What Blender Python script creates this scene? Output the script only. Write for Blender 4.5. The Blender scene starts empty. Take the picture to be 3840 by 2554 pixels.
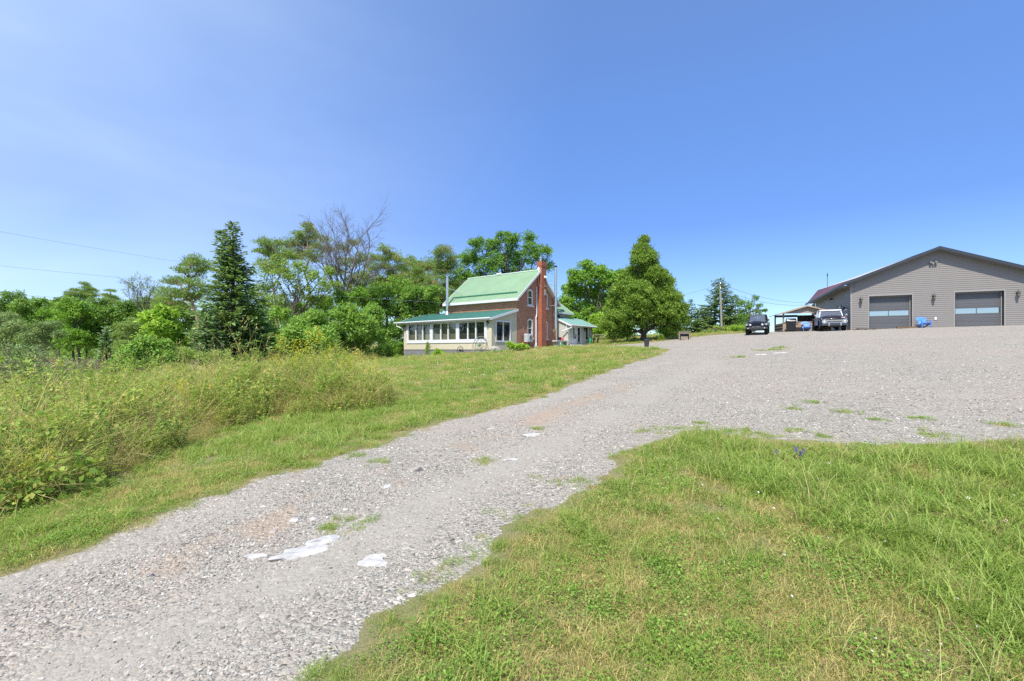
import bpy, bmesh, math, random
import numpy as np
from mathutils import Vector, Matrix
from mathutils.geometry import tessellate_polygon

random.seed(7)
RNG = np.random.default_rng(11)
SC = bpy.context.scene
COL = SC.collection
F = 1680.0            # focal length of the photograph in its own pixels
CX, HY = 1920.0, 1310.0   # vertical axis and horizon row of the photograph

# ------------------------------------------------------------------ terrain
def softplus(t): return np.logaddexp(0.0, t)

def vnoise(x, y, seed=0):
    x = np.asarray(x, float); y = np.asarray(y, float)
    xi = np.floor(x); yi = np.floor(y); fx = x - xi; fy = y - yi
    fx = fx*fx*(3-2*fx); fy = fy*fy*(3-2*fy)
    def h(a, b):
        t = np.sin(a*127.1 + b*311.7 + seed*74.7)*43758.5453
        return t - np.floor(t)
    return (h(xi, yi)*(1-fx)+h(xi+1, yi)*fx)*(1-fy) + (h(xi, yi+1)*(1-fx)+h(xi+1, yi+1)*fx)*fy

def fbm(x, y, seed=0, oct=4):
    s = 0; a = .5
    for k in range(oct):
        s = s + a*vnoise(x*2**k, y*2**k, seed+k*5); a *= .5
    return s/(1-.5**oct)

def h0(x, y):
    x = np.asarray(x, float); y = np.asarray(y, float)
    p = .773*x + .634*y
    f = 51 - softplus((51-p)*.35)/.35
    f = -32 + softplus((f+32)*.15)/.15
    z = -1.6 + .0702*f
    z = z - .05*softplus((p-60)*.3)/.3
    z = np.maximum(z, -9.0) if z.ndim else max(float(z), -9.0)
    g = lambda cx, cy, r: np.exp(-((x-cx)**2+(y-cy)**2)/(2*r*r))
    z = z - .30*g(8, 43, 6) - .44*g(-11, 41, 5) + .22*g(21.5, 45, 2.2)
    return z

def h(x, y):
    x = np.asarray(x, float); y = np.asarray(y, float)
    return h0(x, y) + .035*(fbm(x*.6, y*.6, 3, 2)-.5) + .02*(vnoise(x*2.1, y*2.1, 9)-.5)

def hz(x, y): return float(h(x, y))

def at(px, py):
    """pixel of the photograph -> the point of the terrain it shows"""
    dx = (px-CX)/F; dz = (HY-py)/F
    prev = .4
    for t in np.geomspace(.4, 400, 700):
        if dz*t < hz(dx*t, t):
            lo, hi = prev, t
            for _ in range(30):
                m = (lo+hi)/2
                if dz*m < hz(dx*m, m): hi = m
                else: lo = m
            return dx*hi, hi, hz(dx*hi, hi)
        prev = t
    return dx*400, 400, hz(dx*400, 400)

def PX(px, Y): return (px-CX)/F*Y
def PZ(py, Y): return (HY-py)/F*Y

# ------------------------------------------------------------------ objects
def tag(o, label=None, cat=None, group=None, kind=None):
    if label: o['label'] = label
    if cat: o['category'] = cat
    if group: o['group'] = group
    if kind: o['kind'] = kind
    return o

def thing(name, label, cat, loc=(0, 0, 0), rz=0, group=None, mat3=None):
    o = bpy.data.objects.new(name, None); COL.objects.link(o)
    o.empty_display_size = .3
    if mat3 is not None:
        m = mat3.to_4x4(); m.translation = Vector(loc); o.matrix_world = m
    else:
        o.location = loc; o.rotation_euler = (0, 0, rz)
    return tag(o, label, cat, group)

def copy_tree(o, parent=None):
    c = o.copy(); COL.objects.link(c)
    if parent: c.parent = parent
    for ch in o.children: copy_tree(ch, c)
    return c

class MB:
    def __init__(s): s.v = []; s.f = []; s.uv = []; s.mi = []; s.m = 0
    def vert(s, p): s.v.append(tuple(p)); return len(s.v)-1
    def face(s, pts, uv=None):
        ids = [s.vert(p) for p in pts]; s.f.append(ids); s.mi.append(s.m)
        s.uv.append(uv if uv else [(0, 0)]*len(ids)); return s
    def box(s, x0, x1, y0, y1, z0, z1):
        p = lambda a, b, c: (x1 if a else x0, y1 if b else y0, z1 if c else z0)
        for q in (((0,0,0),(0,1,0),(1,1,0),(1,0,0)), ((0,0,1),(1,0,1),(1,1,1),(0,1,1)), ((0,0,0),(1,0,0),(1,0,1),(0,0,1)),
                  ((1,0,0),(1,1,0),(1,1,1),(1,0,1)), ((1,1,0),(0,1,0),(0,1,1),(1,1,1)), ((0,1,0),(0,0,0),(0,0,1),(0,1,1))):
            pts = [p(*c) for c in q]
            uv = [(a[0]+a[1], a[2]) for a in pts] if q[0][2] != q[2][2] else [(a[0], a[1]) for a in pts]
            s.face(pts, uv)
        return s
    def prism(s, poly, y0, y1, axis='y'):
        """side profile (a,b) extruded along one axis; profile plane is (x,z) for y, (y,z) for x, (x,y) for z"""
        def P(a, b, t): return {'y': (a, t, b), 'x': (t, a, b), 'z': (a, b, t)}[axis]
        n = len(poly)
        tri = tessellate_polygon([[Vector((a, b, 0)) for a, b in poly]])
        for t in tri:
            s.face([P(*poly[i], y0) for i in t], [poly[i] for i in t]); s.face([P(*poly[i], y1) for i in reversed(t)], [poly[i] for i in reversed(t)])
        for i in range(n):
            a, b = poly[i], poly[(i+1) % n]
            L = math.dist(a, b)
            s.face([P(*a, y0), P(*b, y0), P(*b, y1), P(*a, y1)], [(0, y0), (L, y0), (L, y1), (0, y1)])
        return s
    def tube(s, pts, r, n=8, cap=True):
        pts = [Vector(p) for p in pts]
        rs = r if isinstance(r, (list, tuple)) else [r]*len(pts)
        rings = []
        up = Vector((0, 0, 1))
        d0 = (pts[1]-pts[0]).normalized()
        a = d0.cross(up) if abs(d0.dot(up)) < .95 else d0.cross(Vector((1, 0, 0)))
        a.normalize()
        for i, p in enumerate(pts):
            d = (pts[min(i+1, len(pts)-1)]-pts[max(i-1, 0)]).normalized()
            a = (a-d*a.dot(d)); a = a.normalized() if a.length > 1e-6 else d.orthogonal().normalized()
            b = d.cross(a)
            rings.append([s.vert(p+(a*math.cos(2*math.pi*k/n)+b*math.sin(2*math.pi*k/n))*rs[i]) for k in range(n)])
        for i in range(len(rings)-1):
            for k in range(n):
                s.f.append([rings[i][k], rings[i][(k+1) % n], rings[i+1][(k+1) % n], rings[i+1][k]]); s.mi.append(s.m)
                s.uv.append([(k/n, i), ((k+1)/n, i), ((k+1)/n, i+1), (k/n, i+1)])
        if cap:
            for rg in (rings[0][::-1], rings[-1]):
                s.f.append(list(rg)); s.mi.append(s.m); s.uv.append([(0, 0)]*n)
        return s
    def lathe(s, prof, c=(0, 0, 0), n=16, axis='z', cap=True):
        def P(r, z, a):
            u, v = r*math.cos(a), r*math.sin(a)
            q = {'z': (u, v, z), 'x': (z, u, v), 'y': (u, z, v)}[axis]
            return (q[0]+c[0], q[1]+c[1], q[2]+c[2])
        rings = [[s.vert(P(r, z, 2*math.pi*k/n)) for k in range(n)] for r, z in prof]
        for i in range(len(rings)-1):
            for k in range(n):
                s.f.append([rings[i][k], rings[i][(k+1) % n], rings[i+1][(k+1) % n], rings[i+1][k]]); s.mi.append(s.m); s.uv.append([(0, 0)]*4)
        for rg in (rings[0][::-1], rings[-1]) if cap else ():
            s.f.append(list(rg)); s.mi.append(s.m); s.uv.append([(0, 0)]*n)
        return s
    def wall(s, outer, holes, O, ex, ey, depth=None):
        """flat wall: 2-D outline with holes in the frame O, ex, ey; reveals go back along -(ex x ey)"""
        O, ex, ey = Vector(O), Vector(ex), Vector(ey); nrm = ex.cross(ey)
        loops = [[Vector((a, b, 0)) for a, b in outer]] + [[Vector((a, b, 0)) for a, b in hh] for hh in holes]
        flat = [p for l in loops for p in l]
        for t in tessellate_polygon(loops):
            q = [flat[i] for i in t]
            ar = (q[1]-q[0]).cross(q[2]-q[0]).z
            if abs(ar) < 1e-9: continue
            if ar < 0: q = q[::-1]
            s.face([O+ex*p.x+ey*p.y for p in q], [(p.x, p.y) for p in q])
        if depth:
            for hh in holes:
                n = len(hh)
                for i in range(n):
                    a, b = hh[i], hh[(i+1) % n]
                    A = O+ex*a[0]+ey*a[1]; B = O+ex*b[0]+ey*b[1]
                    s.face([A, B, B-nrm*depth, A-nrm*depth], [(a[0], a[1]), (b[0], b[1]), (b[0]+depth, b[1]), (a[0]+depth, a[1])])
        return s
    def build(s, name, mats, parent=None, smooth=False, bevel=0, merge=False):
        me = bpy.data.meshes.new(name)
        me.from_pydata(s.v, [], s.f)
        mats = mats if isinstance(mats, (list, tuple)) else [mats]
        for m in mats: me.materials.append(m)
        me.polygons.foreach_set('material_index', s.mi)
        ul = me.uv_layers.new(name='UVMap')
        ul.data.foreach_set('uv', [c for u in s.uv for q in u for c in q])
        bm = bmesh.new(); bm.from_mesh(me)
        if merge or bevel: bmesh.ops.remove_doubles(bm, verts=bm.verts, dist=1e-4)
        if merge or bevel: bmesh.ops.recalc_face_normals(bm, faces=bm.faces)
        if bevel:
            es = [e for e in bm.edges if len(e.link_faces) == 2 and e.calc_face_angle(0) > .35]
            bmesh.ops.bevel(bm, geom=es, offset=bevel, segments=2, affect='EDGES', profile=.6, clamp_overlap=True)
        bm.to_mesh(me); bm.free()
        if smooth:
            me.polygons.foreach_set('use_smooth', [True]*len(me.polygons))
            try: me.set_sharp_from_angle(angle=math.radians(40))
            except Exception: pass
        o = bpy.data.objects.new(name, me); COL.objects.link(o)
        if parent: o.parent = parent
        return o

def np_mesh(name, V, faces_k, mat, idx=None):
    """V (n,k,3): n faces of k own corners, or V (m,3) with idx (n,k)"""
    me = bpy.data.meshes.new(name)
    if idx is None:
        n, k, _ = V.shape; co = V.reshape(-1, 3); li = np.arange(n*k, dtype=np.int32)
    else:
        n, k = idx.shape; co = V.reshape(-1, 3); li = idx.astype(np.int32).ravel()
    me.vertices.add(len(co)); me.vertices.foreach_set('co', np.ascontiguousarray(co, dtype=np.float32).ravel())
    me.loops.add(len(li)); me.loops.foreach_set('vertex_index', li)
    me.polygons.add(n); me.polygons.foreach_set('loop_start', np.arange(0, n*k, k, dtype=np.int32))
    me.materials.append(mat)
    me.update(calc_edges=True); me.validate()
    return me

def link_mesh(name, me, parent=None):
    o = bpy.data.objects.new(name, me); COL.objects.link(o)
    if parent: o.parent = parent
    return o

# ------------------------------------------------------------------ materials
class NT:
    def __init__(s, mat): s.t = mat.node_tree; s.n = s.t.nodes; s.l = s.t.links
    def node(s, typ, **kw):
        n = s.n.new(typ)
        for k, v in kw.items():
            if k == 'i':
                for a, b in v.items():
                    if isinstance(b, bpy.types.NodeSocket): s.l.new(b, n.inputs[a])
                    else: n.inputs[a].default_value = b
            else: setattr(n, k, v)
        return n
    def noise(s, scale, vec=None, detail=4, rough=.6, dist=0):
        n = s.node('ShaderNodeTexNoise', i={'Scale': scale, 'Detail': detail, 'Roughness': rough, 'Distortion': dist})
        if vec is not None: s.l.new(vec, n.inputs['Vector'])
        return n.outputs['Fac']
    def ramp(s, fac, stops, interp='LINEAR'):
        n = s.node('ShaderNodeValToRGB'); r = n.color_ramp; r.interpolation = interp
        while len(r.elements) < len(stops): r.elements.new(.5)
        for e, (p, c) in zip(r.elements, stops):
            e.position = p; e.color = (*c, 1) if len(c) == 3 else c
        s.l.new(fac, n.inputs['Fac']); return n.outputs['Color']
    def mix(s, fac, a, b, blend='MIX'):
        n = s.node('ShaderNodeMix', data_type='RGBA', blend_type=blend)
        for k, v in ((0, fac), (6, a), (7, b)):
            if isinstance(v, bpy.types.NodeSocket): s.l.new(v, n.inputs[k])
            else: n.inputs[k].default_value = v if k == 0 else ((*v, 1) if len(v) == 3 else v)
        return n.outputs[2]
    def math(s, op, a, b=0.0, clamp=False):
        n = s.node('ShaderNodeMath', operation=op, use_clamp=clamp)
        for k, v in ((0, a), (1, b)):
            if isinstance(v, bpy.types.NodeSocket): s.l.new(v, n.inputs[k])
            else: n.inputs[k].default_value = v
        return n.outputs[0]
    def bump(s, height, strength=.5, dist=.02):
        return s.node('ShaderNodeBump', i={'Height': height, 'Strength': strength, 'Distance': dist}).outputs['Normal']

def new_mat(name):
    m = bpy.data.materials.new(name); m.use_nodes = True
    t = NT(m); b = t.n['Principled BSDF']
    return m, t, b

def pbr(name, col, rough=.6, metal=0, spec=.5, var=.12, scale=6, coat=0, bump=0, bscale=40):
    m, t, b = new_mat(name)
    co = t.node('ShaderNodeTexCoord').outputs['Object']
    f = t.noise(scale, co, 5, .65)
    c = t.ramp(f, [(.25, tuple(x*(1-var) for x in col)), (.75, tuple(min(1, x*(1+var)) for x in col))])
    t.l.new(c, b.inputs['Base Color'])
    b.inputs['Roughness'].default_value = rough; b.inputs['Metallic'].default_value = metal
    b.inputs['Specular IOR Level'].default_value = spec; b.inputs['Coat Weight'].default_value = coat
    b.inputs['Coat Roughness'].default_value = .05
    if bump: t.l.new(t.bump(t.noise(bscale, co, 4), bump, .01), b.inputs['Normal'])
    return m

def leaf_mat(name, stops, transl=.3, rough=.55, spec=.25, gain=2.5):
    stops = [(p, tuple(min(.85, v*gain) for v in c)) for p, c in stops]
    m, t, b = new_mat(name)
    g = t.node('ShaderNodeNewGeometry').outputs['Random Per Island']
    oi = t.node('ShaderNodeObjectInfo').outputs['Random']
    f = t.math('ADD', t.math('MULTIPLY', g, .75), t.math('MULTIPLY', oi, .25))
    c = t.ramp(f, stops)
    t.l.new(c, b.inputs['Base Color'])
    b.inputs['Roughness'].default_value = rough; b.inputs['Specular IOR Level'].default_value = spec
    tr = t.node('ShaderNodeBsdfTranslucent'); t.l.new(t.mix(.4, c, (.40, .50, .05)), tr.inputs['Color'])
    mx = t.node('ShaderNodeMixShader', i={'Fac': min(.5, transl+.12)}); t.l.new(b.outputs[0], mx.inputs[1]); t.l.new(tr.outputs[0], mx.inputs[2])
    t.l.new(mx.outputs[0], t.n['Material Output'].inputs['Surface'])
    return m
# ------------------------------------------------------------------ setting: camera, sun, sky
cam = bpy.data.cameras.new('camera'); cam_o = bpy.data.objects.new('camera', cam); COL.objects.link(cam_o)
cam_o.rotation_euler = (math.radians(90), 0, 0); cam.sensor_width = 36; cam.lens = 36*F/3840
cam.shift_y = 33/3840; cam.clip_start = .05; cam.clip_end = 6000; SC.camera = cam_o

SUN_EL = math.radians(57); SUN_AZ = math.radians(203)      # clockwise from +Y
sv = Vector((math.sin(SUN_AZ)*math.cos(SUN_EL), math.cos(SUN_AZ)*math.cos(SUN_EL), math.sin(SUN_EL)))
sun = bpy.data.lights.new('sun', 'SUN'); sun.energy = 4.6; sun.angle = math.radians(.5); sun.color = (1, .945, .845)
sun_o = bpy.data.objects.new('sun', sun); COL.objects.link(sun_o)
sun_o.rotation_euler = (-sv).to_track_quat('-Z', 'Y').to_euler(); sun_o.location = (0, 0, 60)

w = bpy.data.worlds.new('World'); SC.world = w; w.use_nodes = True
wn = w.node_tree.nodes; wl = w.node_tree.links
sky = wn.new('ShaderNodeTexSky'); sky.sky_type = 'NISHITA'; sky.sun_disc = False
sky.sun_elevation = SUN_EL; sky.sun_rotation = SUN_AZ; sky.air_density = 1.0; sky.dust_density = .6; sky.ozone_density = 3.0; sky.altitude = 200
bg = wn['Background']; bg.inputs['Strength'].default_value = .125
class WT(NT):
    def __init__(s, t): s.t = t; s.n = t.nodes; s.l = t.links
wt = WT(w.node_tree)
gen = wt.node('ShaderNodeTexCoord').outputs['Generated']
mp = wt.node('ShaderNodeMapping', i={'Vector': gen, 'Scale': (1.2, 2.2, 6.0), 'Rotation': (0, .25, .5)}).outputs['Vector']
cl = wt.noise(1.3, mp, 3, .5, .3)
sep = wt.node('ShaderNodeSeparateXYZ', i={'Vector': gen})
# thin cirrus veil towards the west (left) part of the sky
west = wt.node('ShaderNodeMapRange', i={'Value': sep.outputs['X'], 'From Min': .12, 'From Max': -.95, 'To Min': 0.0, 'To Max': 1.0}).outputs[0]
veil = wt.math('MULTIPLY', wt.math('ADD', wt.math('MULTIPLY', cl, .42), .14), wt.math('ADD', wt.math('MULTIPLY', wt.math('POWER', west, 1.3), 1.0), .0), True)
tint = wt.ramp(sep.outputs['Z'], [(.02, (.60, .71, .80)), (.10, (.50, .60, .80)), (.25, (.44, .55, .79)), (.45, (.62, .76, 1.0)), (.62, (.78, .89, 1.08)), (1.0, (.80, .82, .85))])
skyc = wt.mix(1.0, sky.outputs['Color'], tint, 'MULTIPLY')
skyc = wt.mix(1.0, skyc, (1.40, 1.40, 1.40), 'MULTIPLY')
skyc = wt.mix(veil, skyc, (7.0, 8.2, 9.4))
wl.new(skyc, bg.inputs['Color'])

SC.view_settings.view_transform = 'Standard'; SC.view_settings.look = 'None'
SC.view_settings.gamma = 1; SC.view_settings.use_curve_mapping = False; SC.view_settings.exposure = .5
SC.cycles.max_bounces = 8; SC.cycles.transparent_max_bounces = 8; SC.cycles.diffuse_bounces = 5
SC.cycles.glossy_bounces = 3; SC.cycles.use_denoising = False
SC.cycles.sample_clamp_indirect = 4

# ------------------------------------------------------------------ ground and gravel
def S(pts, k=1.6285): return [at(a*k, b*k)[:2] for a, b in pts]      # overview pixels -> ground
left_edge = S([(-330, 1440), (0, 1326), (110, 1290), (210, 1255), (300, 1222), (380, 1190), (470, 1155), (560, 1120), (680, 1085), (800, 1050), (930, 1006), (1050, 965), (1150, 940), (1250, 913),
               (1320, 888), (1370, 866), (1420, 848), (1480, 831), (1545, 806), (1490, 800)])+[(7.6, 32.5), (6.3, 37.0), (5.3, 40.3)]
path_top = [(6.6, 42.4), (7.6, 39.4), (9.6, 37.6)]+S([(1510, 787), (1570, 779), (1640, 772), (1700, 768), (1745, 766)])
far = [(22.5, 41), (25.5, 60), (29, 70), (60, 64), (66, 30)]
right_edge = S([(3000, 1006), (2358, 1010), (2200, 1014), (2050, 1018), (1960, 1024), (1850, 1018), (1760, 1008), (1700, 1000), (1630, 992), (1570, 990), (1525, 1006), (1480, 1030), (1400, 1080), (1330, 1125), (1250, 1180), (1150, 1246), (1050, 1320), (970, 1385), (900, 1450), (840, 1515), (790, 1568)])
bottom = [(-1.2, 1.2), (-1.5, -3.0), (-7.0, -3.0)]
ROAD = np.array(left_edge+path_top+far+right_edge+bottom)

def sdist(x, y, poly):
    x = x.ravel(); y = y.ravel(); n = len(poly)
    d = np.full(x.shape, 1e9); inside = np.zeros(x.shape, bool)
    for i in range(n):
        ax, ay = poly[i]; bx, by = poly[(i+1) % n]
        ex, ey = bx-ax, by-ay; L = ex*ex+ey*ey+1e-12
        t = np.clip(((x-ax)*ex+(y-ay)*ey)/L, 0, 1)
        d = np.minimum(d, (x-ax-t*ex)**2+(y-ay-t*ey)**2)
        c = ((ay > y) != (by > y)) & (x < (bx-ax)*(y-ay)/(by-ay+1e-15)+ax)
        inside ^= c
    return np.where(inside, -1, 1)*np.sqrt(d)

def road_sd(x, y):
    x = np.asarray(x, float); y = np.asarray(y, float)
    s = sdist(x, y, ROAD).reshape(x.shape)
    return s + (fbm(x*1.3, y*1.3, 21, 3)-.5)*.55 + (vnoise(x*9, y*9, 4)-.5)*.10

def ground_sheets():
    a_f = np.arange(-62, 62.01, .22); a_c = np.arange(64, 297, 3.0)
    ang = np.radians(np.concatenate([a_f, a_c])); na = len(ang)
    rad = np.concatenate([[.01, .1, .2], np.geomspace(.35, 90, 520), np.geomspace(95, 2500, 40)]); nr = len(rad)
    R, A = np.meshgrid(rad, ang, indexing='ij')
    X = R*np.sin(A); Y = R*np.cos(A); Z = h(X, Y)
    sd = road_sd(X, Y)
    Z = Z - np.where(sd < 0, .012*np.clip(-sd/.3, 0, 1), 0)
    V = np.stack([X, Y, Z], -1).reshape(-1, 3)
    V = np.vstack([V, [[0, 0, hz(0, 0)]]])
    i, j = np.meshgrid(np.arange(nr-1), np.arange(na), indexing='ij'); j2 = (j+1) % na
    Q = np.stack([i*na+j, i*na+j2, (i+1)*na+j2, (i+1)*na+j], -1).reshape(-1, 4)[:, ::-1]
    m = sd.reshape(-1)[Q].mean(1) < 0
    out = []
    for nm, sel in (('ground', ~m), ('gravel_driveway', m)):
        q = Q[sel]; us, inv = np.unique(q, return_inverse=True)
        me = np_mesh(nm, V[us], 4, MAT[nm], inv.reshape(-1, 4))
        me.polygons.foreach_set('use_smooth', [True]*len(me.polygons))
        at_ = me.attributes.new('edge', 'FLOAT', 'POINT')
        at_.data.foreach_set('value', np.append(sd.reshape(-1), 0)[us].astype(np.float32))
        o = link_mesh(nm, me); out.append(o)
    tag(out[0], kind='structure'); tag(out[1], kind='structure')

MAT = {}
def mat_ground():
    m, t, b = new_mat('turf_soil'); co = t.node('ShaderNodeTexCoord').outputs['Object']
    n1 = t.noise(.35, co, 5, .6); n2 = t.noise(5, co, 6, .7); n3 = t.noise(60, co, 3, .6)
    c = t.ramp(n1, [(.35, (.19, .215, .06)), (.5, (.25, .235, .09)), (.66, (.34, .28, .14))])
    c = t.mix(.45, c, t.ramp(n2, [(.3, (.10, .13, .03)), (.7, (.29, .25, .14))]))
    c = t.mix(.4, c, t.ramp(n3, [(.3, (.09, .11, .03)), (.7, (.30, .28, .16))]))
    e = t.node('ShaderNodeAttribute', attribute_name='edge').outputs['Fac']
    k = t.node('ShaderNodeMapRange', i={'Value': e, 'From Min': 0.0, 'From Max': .30, 'To Min': .22, 'To Max': 0.0}).outputs[0]
    c = t.mix(k, c, (.34, .27, .19))
    t.l.new(c, b.inputs['Base Color']); b.inputs['Roughness'].default_value = .95; b.inputs['Specular IOR Level'].default_value = .1
    t.l.new(t.bump(t.noise(45, co, 5, .7), .8, .03), b.inputs['Normal'])
    MAT['ground'] = m

def mat_gravel():
    m, t, b = new_mat('crushed_gravel'); co = t.node('ShaderNodeTexCoord').outputs['Object']
    wv = t.node('ShaderNodeVectorMath', operation='ADD'); t.l.new(co, wv.inputs[0])
    nz = t.node('ShaderNodeTexNoise', i={'Scale': 20.0, 'Detail': 2.0}); t.l.new(co, nz.inputs['Vector'])
    sc = t.node('ShaderNodeVectorMath', operation='SCALE', i={'Scale': .03}); t.l.new(nz.outputs['Color'], sc.inputs[0]); t.l.new(sc.outputs[0], wv.inputs[1])
    fine = t.node('ShaderNodeTexVoronoi', i={'Scale': 74.0, 'Randomness': 1.0, 'Vector': wv.outputs[0]})
    crs = t.node('ShaderNodeTexVoronoi', i={'Scale': 27.0, 'Vector': wv.outputs[0]})
    def cellv(v): 
        s = t.node('ShaderNodeSeparateColor', i={'Color': v.outputs['Color']}); return s.outputs
    pal = [(0, (.10, .095, .082)), (.15, (.225, .217, .19)), (.45, (.335, .322, .28)), (.62, (.37, .315, .265)), (.75, (.315, .308, .278)), (.9, (.43, .415, .365)), (1, (.58, .56, .51))]
    c = t.ramp(cellv(fine)[0], pal)
    c2 = t.ramp(cellv(crs)[0], pal)
    c = t.mix(t.math('GREATER_THAN', cellv(crs)[1], .80), c, c2)
    big = t.noise(.22, co, 5, .6); mid = t.noise(1.6, co, 5, .65)
    # pinkish washed stone up in the yard, greyer dust where the wheels run
    c = t.mix(t.math('MULTIPLY', t.ramp(big, [(.40, (0, 0, 0)), (.62, (1, 1, 1))]), .45), c, t.mix(.5, c, (.44, .36, .305)))
    c = t.mix(t.math('MULTIPLY', t.ramp(mid, [(.50, (0, 0, 0)), (.66, (1, 1, 1))]), .6), c, (.36, .343, .30))
    c = t.mix(t.math('MULTIPLY', t.ramp(t.noise(3.1, co, 4), [(.60, (0, 0, 0)), (.72, (1, 1, 1))]), .35), c, (.22, .212, .19))
    # a streak of bare reddish clay along the crown of the lane
    tr = t.node('ShaderNodeAttribute', attribute_name='clay').outputs['Fac']
    c = t.mix(t.math('MULTIPLY', tr, .5), c, t.ramp(t.noise(9, co, 5, .7), [(.3, (.38, .26, .175)), (.7, (.42, .335, .25))]))
    tk = t.node('ShaderNodeAttribute', attribute_name='track').outputs['Fac']
    c = t.mix(t.math('MULTIPLY', tk, .72), c, t.ramp(t.noise(14, co, 5, .7), [(.3, (.265, .252, .222)), (.7, (.34, .325, .285))]))
    c = t.mix(1.0, c, (1.0, .97, .93), 'MULTIPLY')
    t.l.new(c, b.inputs['Base Color']); b.inputs['Roughness'].default_value = .9; b.inputs['Specular IOR Level'].default_value = .2
    hgt = t.math('SUBTRACT', 1.0, fine.outputs['Distance']); hg2 = t.math('SUBTRACT', 1.0, crs.outputs['Distance'])
    hh = t.math('ADD', t.math('MULTIPLY', hgt, .5), hg2)
    hh = t.math('ADD', hh, t.math('MULTIPLY', t.noise(6, co, 5, .7), 1.2))
    bn = t.node('ShaderNodeBump', i={'Height': hh, 'Distance': .02}); t.l.new(t.math('SUBTRACT', .95, t.math('MULTIPLY', tk, .6)), bn.inputs['Strength']); t.l.new(bn.outputs[0], b.inputs['Normal'])
    MAT['gravel_driveway'] = m
mat_ground(); mat_gravel(); ground_sheets()

# clay streak: an attribute on the driveway, measured from the line of the lane's crown
CLAY = np.array(S([(430, 1285), (560, 1238), (640, 1200), (760, 1150), (900, 1093), (1010, 1050), (1180, 985), (1330, 930), (1450, 885)]))
def clay_fac(x, y):
    d = np.full(x.shape, 1e9)
    for i in range(len(CLAY)-1):
        ax, ay = CLAY[i]; bx, by = CLAY[i+1]; ex, ey = bx-ax, by-ay
        t = np.clip(((x-ax)*ex+(y-ay)*ey)/(ex*ex+ey*ey), 0, 1)
        d = np.minimum(d, np.hypot(x-ax-t*ex, y-ay-t*ey))
    n = fbm(x*1.7, y*1.7, 33, 4)
    return np.clip((.42-d)/.25, 0, 1)*np.clip((n-.35)*6, 0, 1)
def lane_off(x, y):
    best = np.full(x.shape, 1e9); off = np.zeros(x.shape); P_ = np.vstack([CLAY[0]*2-CLAY[1]*1.0, CLAY, CLAY[-1]*3-CLAY[-2]*2])
    for i in range(len(P_)-1):
        ax, ay = P_[i]; bx, by = P_[i+1]; ex, ey = bx-ax, by-ay; L = math.hypot(ex, ey)
        t = np.clip(((x-ax)*ex+(y-ay)*ey)/(L*L), 0, 1); d = np.hypot(x-ax-t*ex, y-ay-t*ey); s = ((x-ax)*ey-(y-ay)*ex)/L
        off = np.where(d < best, np.sign(s)*d, off); best = np.minimum(best, d)
    return off
def track_fac(x, y):
    o_ = lane_off(x, y); n = fbm(x*.9, y*.9, 12, 4)
    g = np.maximum(np.exp(-((o_-.95)/.42)**2), .75*np.exp(-((o_+.85)/.28)**2))
    return np.clip(g*np.clip((n-.30)*4, .15, 1), 0, 1)
for o in COL.objects:
    if o.name == 'gravel_driveway':
        me = o.data; co = np.empty(len(me.vertices)*3, np.float32); me.vertices.foreach_get('co', co); co = co.reshape(-1, 3)
        me.attributes.new('track', 'FLOAT', 'POINT').data.foreach_set('value', track_fac(co[:, 0], co[:, 1]).astype(np.float32))
        me.attributes.new('clay', 'FLOAT', 'POINT').data.foreach_set('value', clay_fac(co[:, 0], co[:, 1]).astype(np.float32))

# ------------------------------------------------------------------ scattering
def scatter(name, P, rot, scl, idx, protos, label, cat, kind='stuff'):
    me = bpy.data.meshes.new(name); n = len(P)
    me.vertices.add(n); me.vertices.foreach_set('co', np.ascontiguousarray(P, np.float32).ravel())
    a = me.attributes.new('rot', 'FLOAT_VECTOR', 'POINT'); a.data.foreach_set('vector', np.ascontiguousarray(rot, np.float32).ravel())
    a = me.attributes.new('scl', 'FLOAT', 'POINT'); a.data.foreach_set('value', np.ascontiguousarray(scl, np.float32))
    a = me.attributes.new('idx', 'INT', 'POINT'); a.data.foreach_set('value', np.ascontiguousarray(idx, np.int32))
    o = link_mesh(name, me); tag(o, label, cat, None, kind)
    cc = bpy.data.collections.new(name+'_kinds')
    for k, (pm, nm) in enumerate(protos):
        po = bpy.data.objects.new('%s_%02d' % (nm, k), pm); cc.objects.link(po)
        po.name = 'kind_%s_%02d' % (name, k)
    ng = bpy.data.node_groups.new(name, 'GeometryNodeTree')
    ng.interface.new_socket('Geometry', in_out='INPUT', socket_type='NodeSocketGeometry')
    ng.interface.new_socket('Geometry', in_out='OUTPUT', socket_type='NodeSocketGeometry')
    N = ng.nodes; L = ng.links
    gi = N.new('NodeGroupInput'); go = N.new('NodeGroupOutput'); ip = N.new('GeometryNodeInstanceOnPoints'); ci = N.new('GeometryNodeCollectionInfo')
    mp_ = N.new('GeometryNodeMeshToPoints')
    ci.inputs['Collection'].default_value = cc; ci.inputs['Separate Children'].default_value = True; ci.inputs['Reset Children'].default_value = True
    def attr(nm, typ):
        q = N.new('GeometryNodeInputNamedAttribute'); q.data_type = typ; q.inputs['Name'].default_value = nm; return q.outputs['Attribute']
    L.new(gi.outputs[0], mp_.inputs['Mesh']); L.new(mp_.outputs[0], ip.inputs['Points']); L.new(ci.outputs[0], ip.inputs['Instance'])
    ip.inputs['Pick Instance'].default_value = True
    L.new(attr('idx', 'INT'), ip.inputs['Instance Index']); L.new(attr('rot', 'FLOAT_VECTOR'), ip.inputs['Rotation']); L.new(attr('scl', 'FLOAT'), ip.inputs['Scale'])
    L.new(ip.outputs[0], go.inputs[0])
    md = o.modifiers.new('scatter', 'NODES'); md.node_group = ng
    return o

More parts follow.
